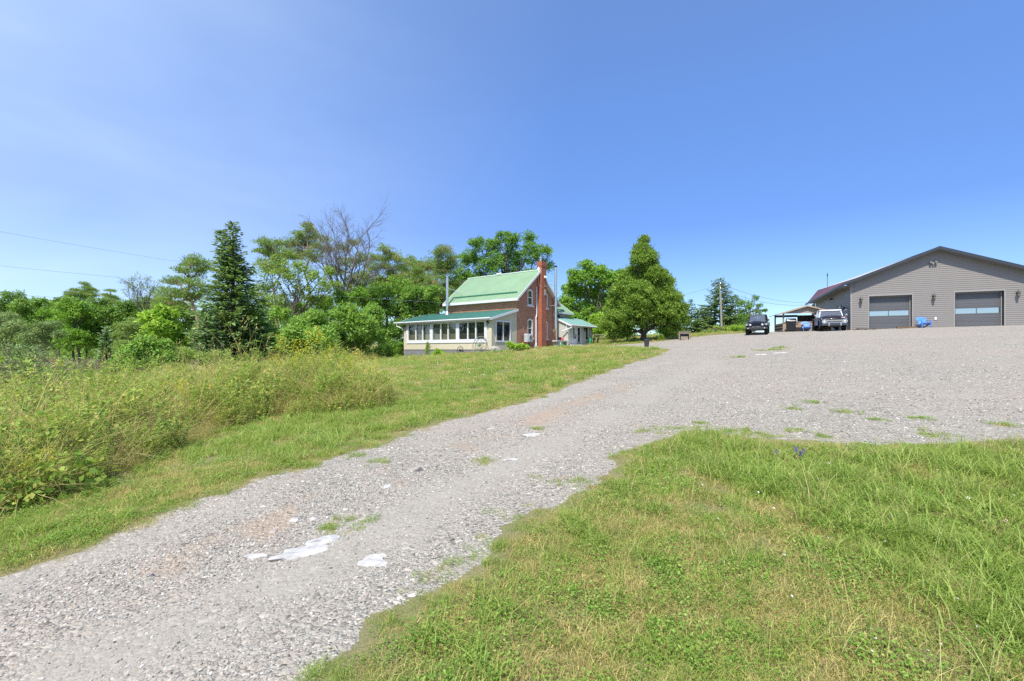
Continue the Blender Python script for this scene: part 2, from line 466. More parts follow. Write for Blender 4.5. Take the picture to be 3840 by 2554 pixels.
def yaw(n, tilt=.12):
    return np.stack([RNG.normal(0, tilt, n), RNG.normal(0, tilt, n), RNG.uniform(0, 6.283, n)], -1)

def blades(n, rad, hmin, hmax, width, bend, rng, rows=3, spread=.25):
    """n curved blades standing in a disc: (n*(rows-1), 4, 3)"""
    a = rng.uniform(0, 6.283, n); r = rad*np.sqrt(rng.uniform(0, 1, n))
    bx, by = r*np.cos(a), r*np.sin(a)
    ht = rng.uniform(hmin, hmax, n); d = rng.uniform(0, 6.283, n); bd = bend*rng.uniform(.3, 1.3, n)
    lx, ly = np.cos(d), np.sin(d); tw = d+rng.uniform(-.9, .9, n); wx, wy = -np.sin(tw), np.cos(tw)
    V = []
    for k in range(rows):
        t = k/(rows-1); w_ = width*(1-t**1.6*.93)*rng.uniform(.8, 1.2, n)*.5
        off = ht*(bd*t**2+spread*t*rng.uniform(0, .3)); z = ht*t*(1-.35*np.minimum(bd, 1.2)*t)-.01*(k == 0)
        cx, cy = bx+lx*off, by+ly*off
        V.append(np.stack([np.stack([cx-wx*w_, cy-wy*w_, z], -1), np.stack([cx+wx*w_, cy+wy*w_, z], -1)], 1))
    V = np.stack(V, 1)                     # n, rows, 2, 3
    idx = []
    base = np.arange(n)*rows*2
    for k in range(rows-1):
        idx.append(np.stack([base+2*k, base+2*k+1, base+2*k+3, base+2*k+2], -1))
    return V.reshape(-1, 3), np.stack(idx, 1).reshape(-1, 4)

def leaf_quads(C, D, N, L, W):
    """diamond leaves: base C, direction D, normal N, length L, width W -> (n,4,3)"""
    D = D/np.linalg.norm(D, axis=1, keepdims=True)
    Sd = np.cross(N, D); Sd /= np.linalg.norm(Sd, axis=1, keepdims=True)+1e-9
    L = np.asarray(L).reshape(-1, 1); W = np.asarray(W).reshape(-1, 1)
    up = np.cross(D, Sd)
    return np.stack([C, C+D*L*.45+Sd*W*.5+up*W*.15, C+D*L, C+D*L*.45-Sd*W*.5+up*W*.15], 1)

def join_np(parts):
    Vs = []; Is = []; o = 0
    for V, I in parts:
        Vs.append(V); Is.append(I+o); o += len(V)
    return np.vstack(Vs), np.vstack(Is)
def as_idx(Q): return Q.reshape(-1, 3), np.arange(len(Q)*4).reshape(-1, 4)

G_GREEN = leaf_mat('grass_blade', [(0, (.065, .095, .016)), (.4, (.125, .168, .032)), (.75, (.17, .225, .05)), (1, (.28, .27, .11))], .36, .5, gain=2.6)
G_DRY = leaf_mat('dry_grass_blade', [(0, (.12, .13, .035)), (.35, (.22, .19, .075)), (.7, (.40, .32, .13)), (1, (.50, .41, .20))], .32, .7, gain=1.95)
G_LUSH = leaf_mat('lush_grass_blade', [(0, (.085, .13, .022)), (.5, (.15, .208, .042)), (1, (.25, .285, .085))], .38, .45, gain=2.2)
CLOVER = leaf_mat('clover_leaf', [(0, (.05, .10, .014)), (.5, (.09, .17, .025)), (.8, (.16, .22, .05)), (1, (.28, .22, .09))], .3, .5, gain=2.3)
PETAL_W = pbr('white_petal', (.80, .78, .72), .7); PETAL_B = pbr('faded_clover_head', (.45, .26, .17), .8)
PETAL_Y = leaf_mat('goldenrod_flower', [(0, (.50, .42, .02)), (1, (.78, .70, .05))], .2, .8, gain=1)
PETAL_P = leaf_mat('vetch_flower', [(0, (.12, .08, .36)), (1, (.28, .20, .58))], .2, .7, gain=1)
WEED = leaf_mat('weed_leaf', [(0, (.05, .10, .015)), (.4, (.10, .17, .025)), (.7, (.19, .24, .05)), (.85, (.30, .29, .07)), (1, (.42, .29, .10))], .34, .55, gain=2.1)
STONE = None

G_MEADOW = leaf_mat('meadow_grass_blade', [(0, (.10, .125, .03)), (.3, (.22, .205, .06)), (.65, (.40, .315, .13)), (1, (.50, .40, .22))], .3, .6, gain=1.75)
def grass_protos():
    rng = np.random.default_rng(5); P = []
    for k in range(3):      # 0-2 short mown green
        V, I = blades(120, .14, .02, .075, .0045, .8, rng); P.append((np_mesh('tuft', V, 4, G_GREEN, I), 'tuft'))
    for k in range(2):      # 3-4 dry thatch
        V, I = blades(130, .15, .015, .07, .004, 1.5, rng); P.append((np_mesh('tuft', V, 4, G_DRY, I), 'tuft'))
    for k in range(2):      # 5-6 longer lush blades
        V, I = blades(42, .11, .08, .20, .0065, 1.1, rng, 4); P.append((np_mesh('tuft', V, 4, G_LUSH, I), 'tuft'))
    for k in range(2):      # 7-8 clover and small broad leaves
        n = 150; a = rng.uniform(0, 6.283, n); r = .15*np.sqrt(rng.uniform(0, 1, n))
        C = np.stack([r*np.cos(a), r*np.sin(a), rng.uniform(.01, .06, n)], -1)
        D = rng.normal(0, 1, (n, 3)); D[:, 2] = rng.uniform(-.1, .5, n); Nn = rng.normal(0, .4, (n, 3)); Nn[:, 2] += 1
        P.append((np_mesh('tuft', leaf_quads(C, D, Nn, rng.uniform(.010, .022, n), rng.uniform(.009, .018, n)), 4, CLOVER), 'tuft'))
    for mat_, hh in ((PETAL_W, .07), (PETAL_B, .08)):     # 9 white clover head, 10 faded head
        n = 14; d = rng.normal(0, 1, (n, 3)); d[:, 2] = np.abs(d[:, 2]); d /= np.linalg.norm(d, axis=1, keepdims=True)
        C = np.repeat([[0, 0, hh]], n, 0); P.append((np_mesh('tuft', leaf_quads(C, d, rng.normal(0, 1, (n, 3)), np.full(n, .014), np.full(n, .009)), 4, mat_), 'tuft'))
    V, I = blades(14, .10, .25, .45, .003, .6, rng, 4); P.append((np_mesh('tuft', V, 4, G_DRY, I), 'tuft'))   # 11 wispy seed stalks
    return P
GP = grass_protos()

def weed_bank_sd(x, y):
    return sdist(np.asarray(x, float), np.asarray(y, float), WEEDS)
WEEDS = np.array(S([(-420, 1300), (0, 1195), (150, 1140), (300, 1082), (450, 1022), (600, 968), (760, 955), (880, 945), (900, 925), (878, 890), (845, 868)]) +
                 [(-5.9, 18.5), (-8.5, 18.5), (-11, 16.5), (-12.3, 13.5), (-13.5, 11.5), (-15, 10), (-14, 7), (-11, 5)])

def lawn():
    def ring(r0, r1, dens, amax=72):
        A = math.radians(amax)*2*(r1*r1-r0*r0)/2; n = int(A*dens)
        r = np.sqrt(RNG.uniform(r0*r0, r1*r1, n)); a = RNG.uniform(-math.radians(amax), math.radians(amax), n)
        return r*np.sin(a), r*np.cos(a)
    xs, ys, ss = [], [], []
    for r0, r1, dn, sc in ((1.2, 4, 300, .78), (4, 7, 165, .92), (7, 12, 60, 1.15), (12, 20, 21, 1.55), (20, 32, 10, 2.0), (32, 60, 3.0, 2.7)):
        x, y = ring(r0, r1, dn); xs.append(x); ys.append(y); ss.append(np.full(len(x), sc))
    x = np.concatenate(xs); y = np.concatenate(ys); s = np.concatenate(ss)
    sd = road_sd(x, y); wb = weed_bank_sd(x, y)
    # keep tufts off the gravel, thin at its ragged edge, out of the house and off the deep weeds
    keep = (sd > np.where((x > -1) & (y < 9), .0, -.10)+RNG.exponential(.10, len(x))) & ~((wb < -1.2) & (RNG.uniform(0, 1, len(x)) < .7))
    lx, ly = x+1.55, y-34; u = .588*lx+.809*ly; v = -.809*lx+.588*ly
    keep &= ~((u > 0) & (u < 14.6) & (v > -.1) & (v < 10)) & ~((u > 9.5) & (u < 14.8) & (v > -1.3) & (v < 1))
    keep &= ~((x > 29) & (y > 35)) & (y < 62)
    x, y, s, sd, wb = x[keep], y[keep], s[keep], sd[keep], wb[keep]
    n = len(x); dry = fbm(x*.55, y*.55, 40, 4)+.35*(fbm(x*2.3, y*2.3, 8, 3)-.5); lush = fbm(x*.5, y*.5, 77, 3)+.3*(vnoise(x*2, y*2, 5)-.5)
    right = (x > 0) & (y < 9)
    dry = dry - .10*(right & (x > 2.6)) + .07*np.exp(-np.maximum(sd, 0)/.8) + .24*((y > 22) & (x > 0)) + .25*np.exp(-((x-7.5)**2+(y-26)**2)/14)+ .12*((y > 14) & ~right)
    lush = lush + .07*(right & (x > 2.2)) + .22*(right & (x > 2.2) & (y < 3.6)) - .06*((x < 2) & right) + .10*((x < 0) & (y < 12) & (sd < 2.5))
    q = RNG.uniform(0, 1, n); idx = RNG.integers(0, 3, n)
    idx = np.where(q < np.clip((dry-.34)*2.8, .30, .86), RNG.integers(3, 5, n), idx)
    q2 = RNG.uniform(0, 1, n); idx = np.where((q2 < np.clip((lush-.52)*2.0, .03, .34)) & (y < 26), RNG.integers(5, 7, n), idx)
    q3 = RNG.uniform(0, 1, n); idx = np.where(q3 < .17, RNG.integers(7, 9, n), idx)
    fl = RNG.uniform(0, 1, n)
    idx = np.where((fl < .03) & right & (x > 1.5), 9, idx); idx = np.where((fl > .93) & right & (x > 1.2), 10, idx)
    patch = fbm(x*.3, y*.3, 91, 3)
    idx = np.where((fl < .05) & (y > 13) & (x > -9) & (patch > .50), 9, idx)
    idx = np.where((fl > .30) & (fl < .33) & right, 11, idx)
    s = s*np.exp(RNG.normal(0, .16, n))*np.where((idx >= 5) & (idx <= 6) & (x > 2) & (y < 5), 1.2, 1)
    s = np.where((idx >= 9) & (idx <= 10), np.where(y < 12, s*.8, np.minimum(s*1.05, 4.0)), s)
    tall = np.clip((sd+.25)/.6, .55, 1)
    scatter('lawn_grass', np.stack([x, y, h(x, y)-.004], -1), yaw(n), s*tall, idx, GP, 'short mown lawn grass mixed with clover and dry thatch on both sides of the lane', 'grass')

def weed_protos():
    rng = np.random.default_rng(9); P = []
    for k in range(2):      # 0-1 tall green grass
        V, I = blades(50, .18, .4, 1.05, .009, .9, rng, 5); P.append((np_mesh('w', V, 4, G_MEADOW, I), 'w'))
    for k in range(2):      # 2-3 tall dry grass with flattened stems
        V, I = blades(46, .18, .35, 1.05, .007, 1.15, rng, 5); P.append((np_mesh('w', V, 4, G_DRY, I), 'w'))
    def stems(ns, hmin, hmax, nl, ll, lw, mat_, plume=None, rad=.16):
        Q = []; T = []; mats = []
        for s_ in range(ns):
            a, r = rng.uniform(0, 6.283), rad*math.sqrt(rng.uniform()); H = rng.uniform(hmin, hmax); le = rng.normal(0, .16, 2)
            t = rng.uniform(.12, 1, nl); C = np.stack([r*math.cos(a)+le[0]*H*t**1.5, r*math.sin(a)+le[1]*H*t**1.5, H*t], -1)
            ph = np.arange(nl)*2.4+rng.uniform(0, 6); D = np.stack([np.cos(ph), np.sin(ph), rng.uniform(-.25, .7, nl)], -1)
            Nn = np.stack([-.4*np.cos(ph), -.4*np.sin(ph), np.ones(nl)], -1)+rng.normal(0, .25, (nl, 3))
            Q.append(leaf_quads(C, D, Nn, ll*rng.uniform(.6, 1.2, nl)*(1.15-.6*t), lw*rng.uniform(.7, 1.2, nl)))
            b0 = np.array([r*math.cos(a), r*math.sin(a), -.02]); b1 = b0+np.array([le[0]*H, le[1]*H, H])
            ss = np.array([.004, 0, 0]); mid = b0*.5+b1*.5-np.array([le[0], le[1], 0])*H*.15
            Q.append(np.array([[b0-ss, b0+ss, mid+ss, mid-ss], [mid-ss, mid+ss, b1+ss*.5, b1-ss*.5]]))
            if plume:
                n2 = plume; tt = rng.uniform(0, 1, n2); ph = rng.uniform(0, 6.28, n2); rr = (.075*(1-tt)+.01)*rng.uniform(.3, 1, n2)
                C = b1+np.stack([rr*np.cos(ph), rr*np.sin(ph), .24*tt-.06], -1); D = np.stack([np.cos(ph), np.sin(ph), np.full(n2, .5)], -1)
                T.append(leaf_quads(C, D, rng.normal(0, 1, (n2, 3)), np.full(n2, .028), np.full(n2, .014)))
        Q = np.concatenate(Q); me = np_mesh('w', np.concatenate([Q]+T) if T else Q, 4, mat_)
        if T:
            me.materials.append(PETAL_Y); me.polygons.foreach_set('material_index', [0]*len(Q)+[1]*(len(me.polygons)-len(Q)))
        return me
    for k in range(2): P.append((stems(7, .5, 1.0, 30, .14, .030, WEED), 'w'))          # 4-5 leafy stems
    P.append((stems(4, .6, 1.05, 44, .09, .016, WEED, 46), 'w'))                        # 6 goldenrod in flower
    for k in range(2):      # 7-8 low bramble mound
        n = 240; d = rng.normal(0, 1, (n, 3)); d[:, 2] = np.abs(d[:, 2]); d /= np.linalg.norm(d, axis=1, keepdims=True)
        C = d*np.array([.46, .46, .52])*rng.uniform(.6, 1.05, (n, 1)); Dd = rng.normal(0, 1, (n, 3)); Dd[:, 2] -= .2
        P.append((np_mesh('w', leaf_quads(C, Dd, d+rng.normal(0, .5, (n, 3)), rng.uniform(.06, .125, n), rng.uniform(.04, .08, n)), 4, WEED), 'w'))
    V, I = blades(9, .2, .95, 1.35, .004, .25, rng, 4); I0 = I                                # 9 tall seed heads
    tips = V.reshape(9, 4, 2, 3)[:, 3].mean(1); n = 9*10
    C = np.repeat(tips, 10, 0)+np.stack([rng.normal(0, .006, n), rng.normal(0, .006, n), rng.uniform(-.16, .02, n)], -1)
    Q = leaf_quads(C, np.stack([rng.normal(0, .5, n), rng.normal(0, .5, n), np.ones(n)], -1), rng.normal(0, 1, (n, 3)), np.full(n, .03), np.full(n, .012))
    V2, I2 = join_np([(V, I), as_idx(Q)]); P.append((np_mesh('w', V2, 4, G_DRY, I2), 'w'))
    return P
WP = weed_protos()

def weeds():
    lo = WEEDS.min(0); hi = WEEDS.max(0); n = 9500
    x = RNG.uniform(lo[0], hi[0], n); y = RNG.uniform(lo[1], hi[1], n); sd = weed_bank_sd(x, y)
    d = np.hypot(x, y); keep = (sd < -.05) & (RNG.uniform(0, 1, n) < np.clip(15/(d+2), .45, 1)) & (road_sd(x, y) > .5)
    x, y, sd = x[keep], y[keep], sd[keep]; n = len(x)
    a = fbm(x*.75, y*.75, 60, 3)+.3*(fbm(x*2.2, y*2.2, 61, 2)-.5); q = RNG.uniform(0, 1, n)
    idx = np.where((a > .36) & (q > .18), RNG.integers(2, 4, n), np.where(q < .27, RNG.integers(4, 6, n), np.where(q < .45, RNG.integers(2, 4, n), RNG.integers(0, 2, n))))
    idx = np.where((q > .68) & (q < .86) & (a < .55), RNG.integers(7, 9, n), idx)
    b = fbm(x*.4, y*.4, 66, 2); idx = np.where((q > .90) & ((x+5.6)**2+(y-15.5)**2 < 9) & (b > .35), 6, idx); idx = np.where((q > .992) & (b > .52), 6, idx)
    idx = np.where((q > .86) & (q < .88), 9, idx)
    s = (1+.28*np.exp(-((x+4.4)**2+(y-13.5)**2)/9))*np.clip(.50+(-sd)*.36, .46, .94)*np.exp(RNG.normal(0, .2, n))*(.45+1.1*fbm(x*.9, y*.9, 15, 2))
    scatter('meadow_weeds', np.stack([x, y, h(x, y)-.01], -1), yaw(n, .22), s, idx, WP, 'waist-high tangle of weeds and tall grass on the bank left of the lane', 'weeds')
    # rough grass of the clearing and under the trees behind
    n = 9000; x = RNG.uniform(-60, -3, n); y = RNG.uniform(8, 62, n); wb = weed_bank_sd(x, y)
    lx, ly = x+1.55, y-34; u = .588*lx+.809*ly; v = -.809*lx+.588*ly
    k = (wb > .2) & (x < -.30*y) & (x > -1.35*y) & ~((u > -1.5) & (u < 11) & (v > -1) & (v < 10.8)) & (x < -7.0-.12*(y-22))
    x, y = x[k], y[k]; n = len(x); a = fbm(x*.3, y*.3, 70, 3); q = RNG.uniform(0, 1, n)
    idx = np.where(q < np.clip((a-.35)*3, .15, .8), RNG.integers(2, 4, n), RNG.integers(0, 2, n)); idx = np.where(q > .88, RNG.integers(4, 6, n), idx)
    scatter('rough_meadow_grass', np.stack([x, y, h(x, y)-.01], -1), yaw(n, .2), RNG.uniform(.5, 1.0, n)*np.where(y < 34, .42, .85), idx, WP, 'rough uncut grass in the clearing and under the trees behind the weeds', 'grass')

def stones():
    rng = np.random.default_rng(3); P = []
    m, t, b = new_mat('gravel_stone'); f = t.node('ShaderNodeObjectInfo').outputs['Random']
    c = t.ramp(f, [(0, (.12, .115, .10)), (.2, (.25, .24, .21)), (.5, (.35, .335, .29)), (.68, (.38, .32, .27)), (.85, (.42, .405, .355)), (1, (.56, .54, .49))])
    t.l.new(c, b.inputs['Base Color']); b.inputs['Roughness'].default_value = .85
    for k in range(5):
        bm = bmesh.new(); bmesh.ops.create_icosphere(bm, subdivisions=1, radius=1)
        for v in bm.verts:
            v.co *= rng.uniform(.72, 1.15); v.co.x *= rng.uniform(.95, 1.05)*1.15; v.co.y *= .8; v.co.z *= .48
        me = bpy.data.meshes.new('stone'); bm.to_mesh(me); bm.free(); me.materials.append(m); P.append((me, 'stone'))
    xs = []; ys = []; ss = []
    for r0, r1, dn, lo, hi in ((1.2, 3.2, 2600, .0045, .0125), (3.2, 5.5, 1500, .006, .015), (5.5, 9, 520, .008, .019), (9, 16, 120, .010, .024), (16, 30, 16, .014, .03)):
        A = math.radians(56)*2*(r1*r1-r0*r0)/2; n = int(A*dn); r = np.sqrt(RNG.uniform(r0*r0, r1*r1, n)); a = RNG.uniform(-math.radians(56), math.radians(56), n)
        xs.append(r*np.sin(a)); ys.append(r*np.cos(a)); ss.append(lo*(hi/lo)**(RNG.uniform(0, 1, n)**1.6))
    x = np.concatenate(xs); y = np.concatenate(ys); s = np.concatenate(ss); sd = road_sd(x, y); cf = clay_fac(x, y)
    d = fbm(x*1.6, y*1.6, 52, 3)
    k = (sd < .12) & (RNG.uniform(0, 1, len(x)) < np.clip((d-.28)*3.2, .12, 1)*(1-.8*track_fac(x, y))) & (RNG.uniform(0, 1, len(x)) > cf*.75)
    x, y, s = x[k], y[k], s[k]; n = len(x)
    scatter('loose_gravel', np.stack([x, y, h(x, y)-.012+s*.12], -1), yaw(n, .3), s, RNG.integers(0, 5, n), P, 'loose grey and pinkish crushed stones strewn over the gravel lane', 'gravel')

def gravel_weeds():
    """small green tufts that have come up through the stones"""
    cl = [(1871, 924, .22), (1817, 938, .2), (1947, 948, .22), (2020, 965, .15), (2120, 962, .2), (1585, 988, .45), (1640, 995, .3), (1690, 1000, .5), (1730, 1003, .4), (1770, 1003, .35), (1700, 992, .25), (1610, 972, .15), (1770, 806, .9), (1795, 800, .6),
          (1700, 822, .4), (795, 1205, .28), (760, 1218, .15), (1105, 1062, .18), (870, 1060, .2), (815, 1050, .2), (1240, 985, .15), (2300, 975, .2), (2150, 1000, .3), (1830, 990, .18), (1890, 1002, .2), (985, 1330, .2), (1100, 1270, .3), (1210, 1190, .35), (1320, 1100, .4), (730, 1552, .15), (760, 1545, .15), (1450, 1040, .35), (1510, 990, .4)]
    X = []; 
    for a, b, r in cl:
        x, y, z = at(a*1.6285, b*1.6285); n = int(5+11*r/.3)
        for k in range(n):
            X.append((x+RNG.normal(0, r*.38), y+RNG.normal(0, r*.38)))
    X = np.array(X); n = len(X); d = np.hypot(X[:, 0], X[:, 1])
    idx = RNG.choice([0, 1, 2, 3, 7, 8, 5], n)
    scatter('gravel_weeds', np.stack([X[:, 0], X[:, 1], h(X[:, 0], X[:, 1])-.012], -1), yaw(n), np.clip(.35+d*.018, .35, .9)*RNG.uniform(.6, 1.2, n), idx, GP, 'small weed tufts that have come up through the gravel', 'weeds')
lawn(); weeds(); stones(); gravel_weeds()
# ------------------------------------------------------------------ building materials
def mat_brick(name, c1, c2, mortar, painted=False):
    m, t, b = new_mat(name); uv = t.node('ShaderNodeUVMap').outputs['UV']
    br = t.node('ShaderNodeTexBrick', offset=.5, i={'Vector': uv, 'Scale': 1.0, 'Mortar Size': .011, 'Mortar Smooth': .2, 'Bias': 0.0, 'Brick Width': .215, 'Row Height': .075, 'Color1': (*c1, 1), 'Color2': (*c2, 1), 'Mortar': (*mortar, 1)})
    co = t.node('ShaderNodeTexCoord').outputs['Object']
    c = t.mix(.28, br.outputs['Color'], t.ramp(t.noise(1.3, co, 5, .6), [(.3, tuple(x*.6 for x in c1)), (.7, tuple(min(1, x*1.4) for x in c2))]))
    t.l.new(c, b.inputs['Base Color']); b.inputs['Roughness'].default_value = .85; b.inputs['Specular IOR Level'].default_value = .25
    t.l.new(t.bump(t.math('SUBTRACT', 1.0, br.outputs['Fac']), .7, .012), b.inputs['Normal'])
    return m
BRICK = mat_brick('weathered_brick', (.33, .122, .06), (.42, .175, .09), (.44, .34, .27))
BRICK_R = mat_brick('red_chimney_brick', (.30, .085, .045), (.37, .115, .062), (.34, .17, .12))
WHITE = pbr('white_paint', (.66, .665, .67), .5, var=.06)
WHITE_W = pbr('worn_white_trim', (.66, .66, .65), .6, var=.12)
STUCCO = pbr('cream_stucco', (.54, .49, .36), .9, var=.09, scale=2.2, bump=.35, bscale=60)
SKIRT = pbr('weathered_dark_boards', (.19, .19, .205), .9, var=.35, scale=5)
BATTEN = pbr('sage_grey_boards', (.47, .47, .40), .8, var=.1, scale=3)
ROOF_L = pbr('pale_green_metal', (.225, .345, .205), .5, .0, .5, var=.11, scale=.7)
ROOF_T = pbr('teal_metal', (.085, .235, .185), .42, .0, .5, var=.1, scale=1.4)
ROOF_M = pbr('faded_teal_metal', (.22, .38, .34), .38, .0, .5, var=.1, scale=1.4)
STEEL = pbr('galvanised_steel', (.62, .63, .64), .32, .85, var=.08)
BLACKM = pbr('black_metal', (.018, .018, .02), .4, .3)
DARKM = pbr('dark_iron', (.035, .04, .035), .6, .4)
CURT = pbr('window_blind', (.24, .20, .13), .8, var=.2, scale=1.3)
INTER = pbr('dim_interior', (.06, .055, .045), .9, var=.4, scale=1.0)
SIDING = pbr('taupe_siding', (.215, .197, .18), .55, var=.05, scale=.8)
CHAR = pbr('charcoal_trim', (.032, .038, .046), .45, var=.1)
SOFFIT = pbr('grey_soffit', (.16, .165, .165), .6, var=.08)
DOORG = pbr('graphite_door', (.10, .102, .108), .5, var=.05)
BROWNR = pbr('maroon_metal_roof', (.15, .055, .045), .5, .0, .4, var=.3, scale=.9)
TIN = pbr('pale_tin_roof', (.62, .58, .54), .4, .2, var=.15, scale=1.2)
WOODG = pbr('grey_weathered_wood', (.27, .215, .16), .85, var=.28, scale=4)
WOODL = pbr('warm_weathered_wood', (.37, .285, .205), .85, var=.25, scale=4)
CONC = pbr('concrete', (.42, .40, .37), .9, var=.15, scale=5, bump=.4)
BLUEP = pbr('blue_plastic', (.075, .24, .66), .45, var=.06)
GREENP = pbr('green_enamel', (.025, .21, .085), .4, var=.15)
REDP = pbr('red_plastic', (.62, .06, .07), .4)
def mat_glass(name, tint=(.9, .95, .93), refl=.12):
    m, t, b = new_mat(name); t.n.remove(b)
    lw = t.node('ShaderNodeLayerWeight', i={'Blend': .12})
    f = t.math('ADD', t.math('MULTIPLY', lw.outputs['Fresnel'], 1.0), refl, True)
    g = t.node('ShaderNodeBsdfGlossy', i={'Roughness': .015, 'Color': (.9, .93, .95, 1)}); tr = t.node('ShaderNodeBsdfTransparent', i={'Color': (*tint, 1)})
    mx = t.node('ShaderNodeMixShader'); t.l.new(f, mx.inputs[0]); t.l.new(tr.outputs[0], mx.inputs[1]); t.l.new(g.outputs[0], mx.inputs[2])
    t.l.new(mx.outputs[0], t.n['Material Output'].inputs['Surface']); return m
GLASS = mat_glass('window_glass', (.78, .84, .80), .10)
MIRROR = mat_glass('reflective_door_glass', (.25, .28, .27), .55)

def framed(parent, name, O, ex, ey, x0, x1, y0, y1, band=.07, proud=.03, rec=.05, mullions=(), glass=GLASS, fmat=WHITE, back=CURT, bands=None, label=None):
    """a window: frame with its bars, sill, pane behind, and what is seen through it; frame O/ex/ey, outward = ex x ey"""
    O, ex, ey = Vector(O), Vector(ex), Vector(ey); nr = ex.cross(ey)
    l, r, bt, tp = bands or (band, band, band, band)
    def bar(mb, a0, a1, b0, b1, d0, d1):
        P = lambda a, b, d: O+ex*a+ey*b+nr*d
        for q in (((0,0,1),(1,0,1),(1,1,1),(0,1,1)), ((0,0,0),(0,1,0),(1,1,0),(1,0,0)), ((0,0,0),(1,0,0),(1,0,1),(0,0,1)), ((1,0,0),(1,1,0),(1,1,1),(1,0,1)), ((1,1,0),(0,1,0),(0,1,1),(1,1,1)), ((0,1,0),(0,0,0),(0,0,1),(0,1,1))):
            mb.face([P(a1 if c[0] else a0, b1 if c[1] else b0, d1 if c[2] else d0) for c in q])
    mb = MB()
    bar(mb, x0, x0+l, y0, y1, -rec-.03, proud); bar(mb, x1-r, x1, y0, y1, -rec-.03, proud)
    bar(mb, x0+l, x1-r, y1-tp, y1, -rec-.03, proud-.002); bar(mb, x0+l, x1-r, y0, y0+bt, -rec-.03, proud-.002)
    for (a, wd, dp) in mullions: bar(mb, a-wd/2, a+wd/2, y0+bt, y1-tp, -rec-.03, proud-.004-dp)
    fr = mb.build(name, fmat, parent)
    if label: fr['label'] = label
    g = MB(); a0, a1, b0, b1 = x0+l*.5, x1-r*.5, y0+bt*.5, y1-tp*.5
    g.face([O+ex*a0+ey*b0-nr*rec, O+ex*a1+ey*b0-nr*rec, O+ex*a1+ey*b1-nr*rec, O+ex*a0+ey*b1-nr*rec]); g.build('pane', glass, fr)
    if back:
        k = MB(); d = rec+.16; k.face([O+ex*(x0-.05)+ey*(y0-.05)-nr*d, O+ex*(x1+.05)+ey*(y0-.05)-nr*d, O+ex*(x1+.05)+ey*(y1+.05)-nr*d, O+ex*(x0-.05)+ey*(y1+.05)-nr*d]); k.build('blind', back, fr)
    return fr

def roof_slab(mb, a, b, c, d, th=.09):
    """quad a,b (eave) c,d (ridge), thickness downwards"""
    a, b, c, d = map(Vector, (a, b, c, d)); n = (b-a).cross(d-a).normalized()
    if n.z < 0: n = -n
    q = [a, b, c, d]; lo = [p-n*th for p in q]
    mb.face(q); mb.face(lo[::-1])
    for i in range(4): mb.face([q[i], lo[i], lo[(i+1) % 4], q[(i+1) % 4]])
    return n
def ribs(mb, a, b, c, d, step, w_=.025, hgt=.022):
    a, b, c, d = map(Vector, (a, b, c, d)); n = (b-a).cross(d-a).normalized()
    if n.z < 0: n = -n
    L = (b-a).length; k = int(L/step)
    for i in range(1, k):
        t = i/k; e = a+(b-a)*t; r = d+(c-d)*t; s = (b-a).normalized()*w_*.5
        q = [e-s, e+s, r+s, r-s]; up = [p+n*hgt for p in q]
        mb.face(up); mb.face([q[0], up[0], up[3], q[3]]); mb.face([q[1], q[2], up[2], up[1]]); mb.face([q[0], q[1], up[1], up[0]])

# ------------------------------------------------------------------ brick farmhouse. local x: back along the gable, y: left along the front, z = 0 at the camera's level
HL = (-1.55, 34.0, 0)
house = thing('farmhouse', 'old red brick farmhouse with pale green metal roof and a cream sunroom', 'house', HL, math.radians(54))
UX, UY, UZ = Vector((1, 0, 0)), Vector((0, 1, 0)), Vector((0, 0, 1))
def hw(x, y):   # house local -> world
    return HL[0]+.5878*x-.809*y, HL[1]+.809*x+.5878*y
X1, X2, XM, YL = 3.285, 9.64, 6.4625, 7.7
EAVE, RIDGE = 4.32, 6.80

def arched(x0, x1, z0, z1, rise=.16, n=9):
    pts = [(x0, z0), (x1, z0)]
    for k in range(n+1):
        t = k/n; pts.append((x1+(x0-x1)*t, z1-rise+rise*math.sin(math.pi*t)**.8 if 0 < k < n else z1-rise))
    return pts
gw = [(4.855, 5.675, 3.72, 5.14), (7.27, 8.09, 3.68, 5.10), (4.855, 5.675, .95, 2.63), (7.27, 8.09, .92, 2.6)]
mb = MB()
gable = [(X1, -1.2), (X2, -1.2), (X2, EAVE), (XM, RIDGE-.07), (X1, EAVE)]
mb.wall(gable, [arched(*q) for q in gw], (0, 0, 0), UX, UZ, .17)
mb.wall([(-YL, -1.2), (0, -1.2), (0, EAVE), (-YL, EAVE)], [], (X1, 0, 0), -UY, UZ)
mb.wall([(0, -1.2), (YL, -1.2), (YL, EAVE), (0, EAVE)], [], (X2, 0, 0), UY, UZ)
mb.wall([(-X2, -1.2), (-X1, -1.2), (-X1, EAVE), (-XM, RIDGE-.07), (-X2, EAVE)], [], (0, YL, 0), -UX, UZ)
mb.build('brick_wall', BRICK, house)
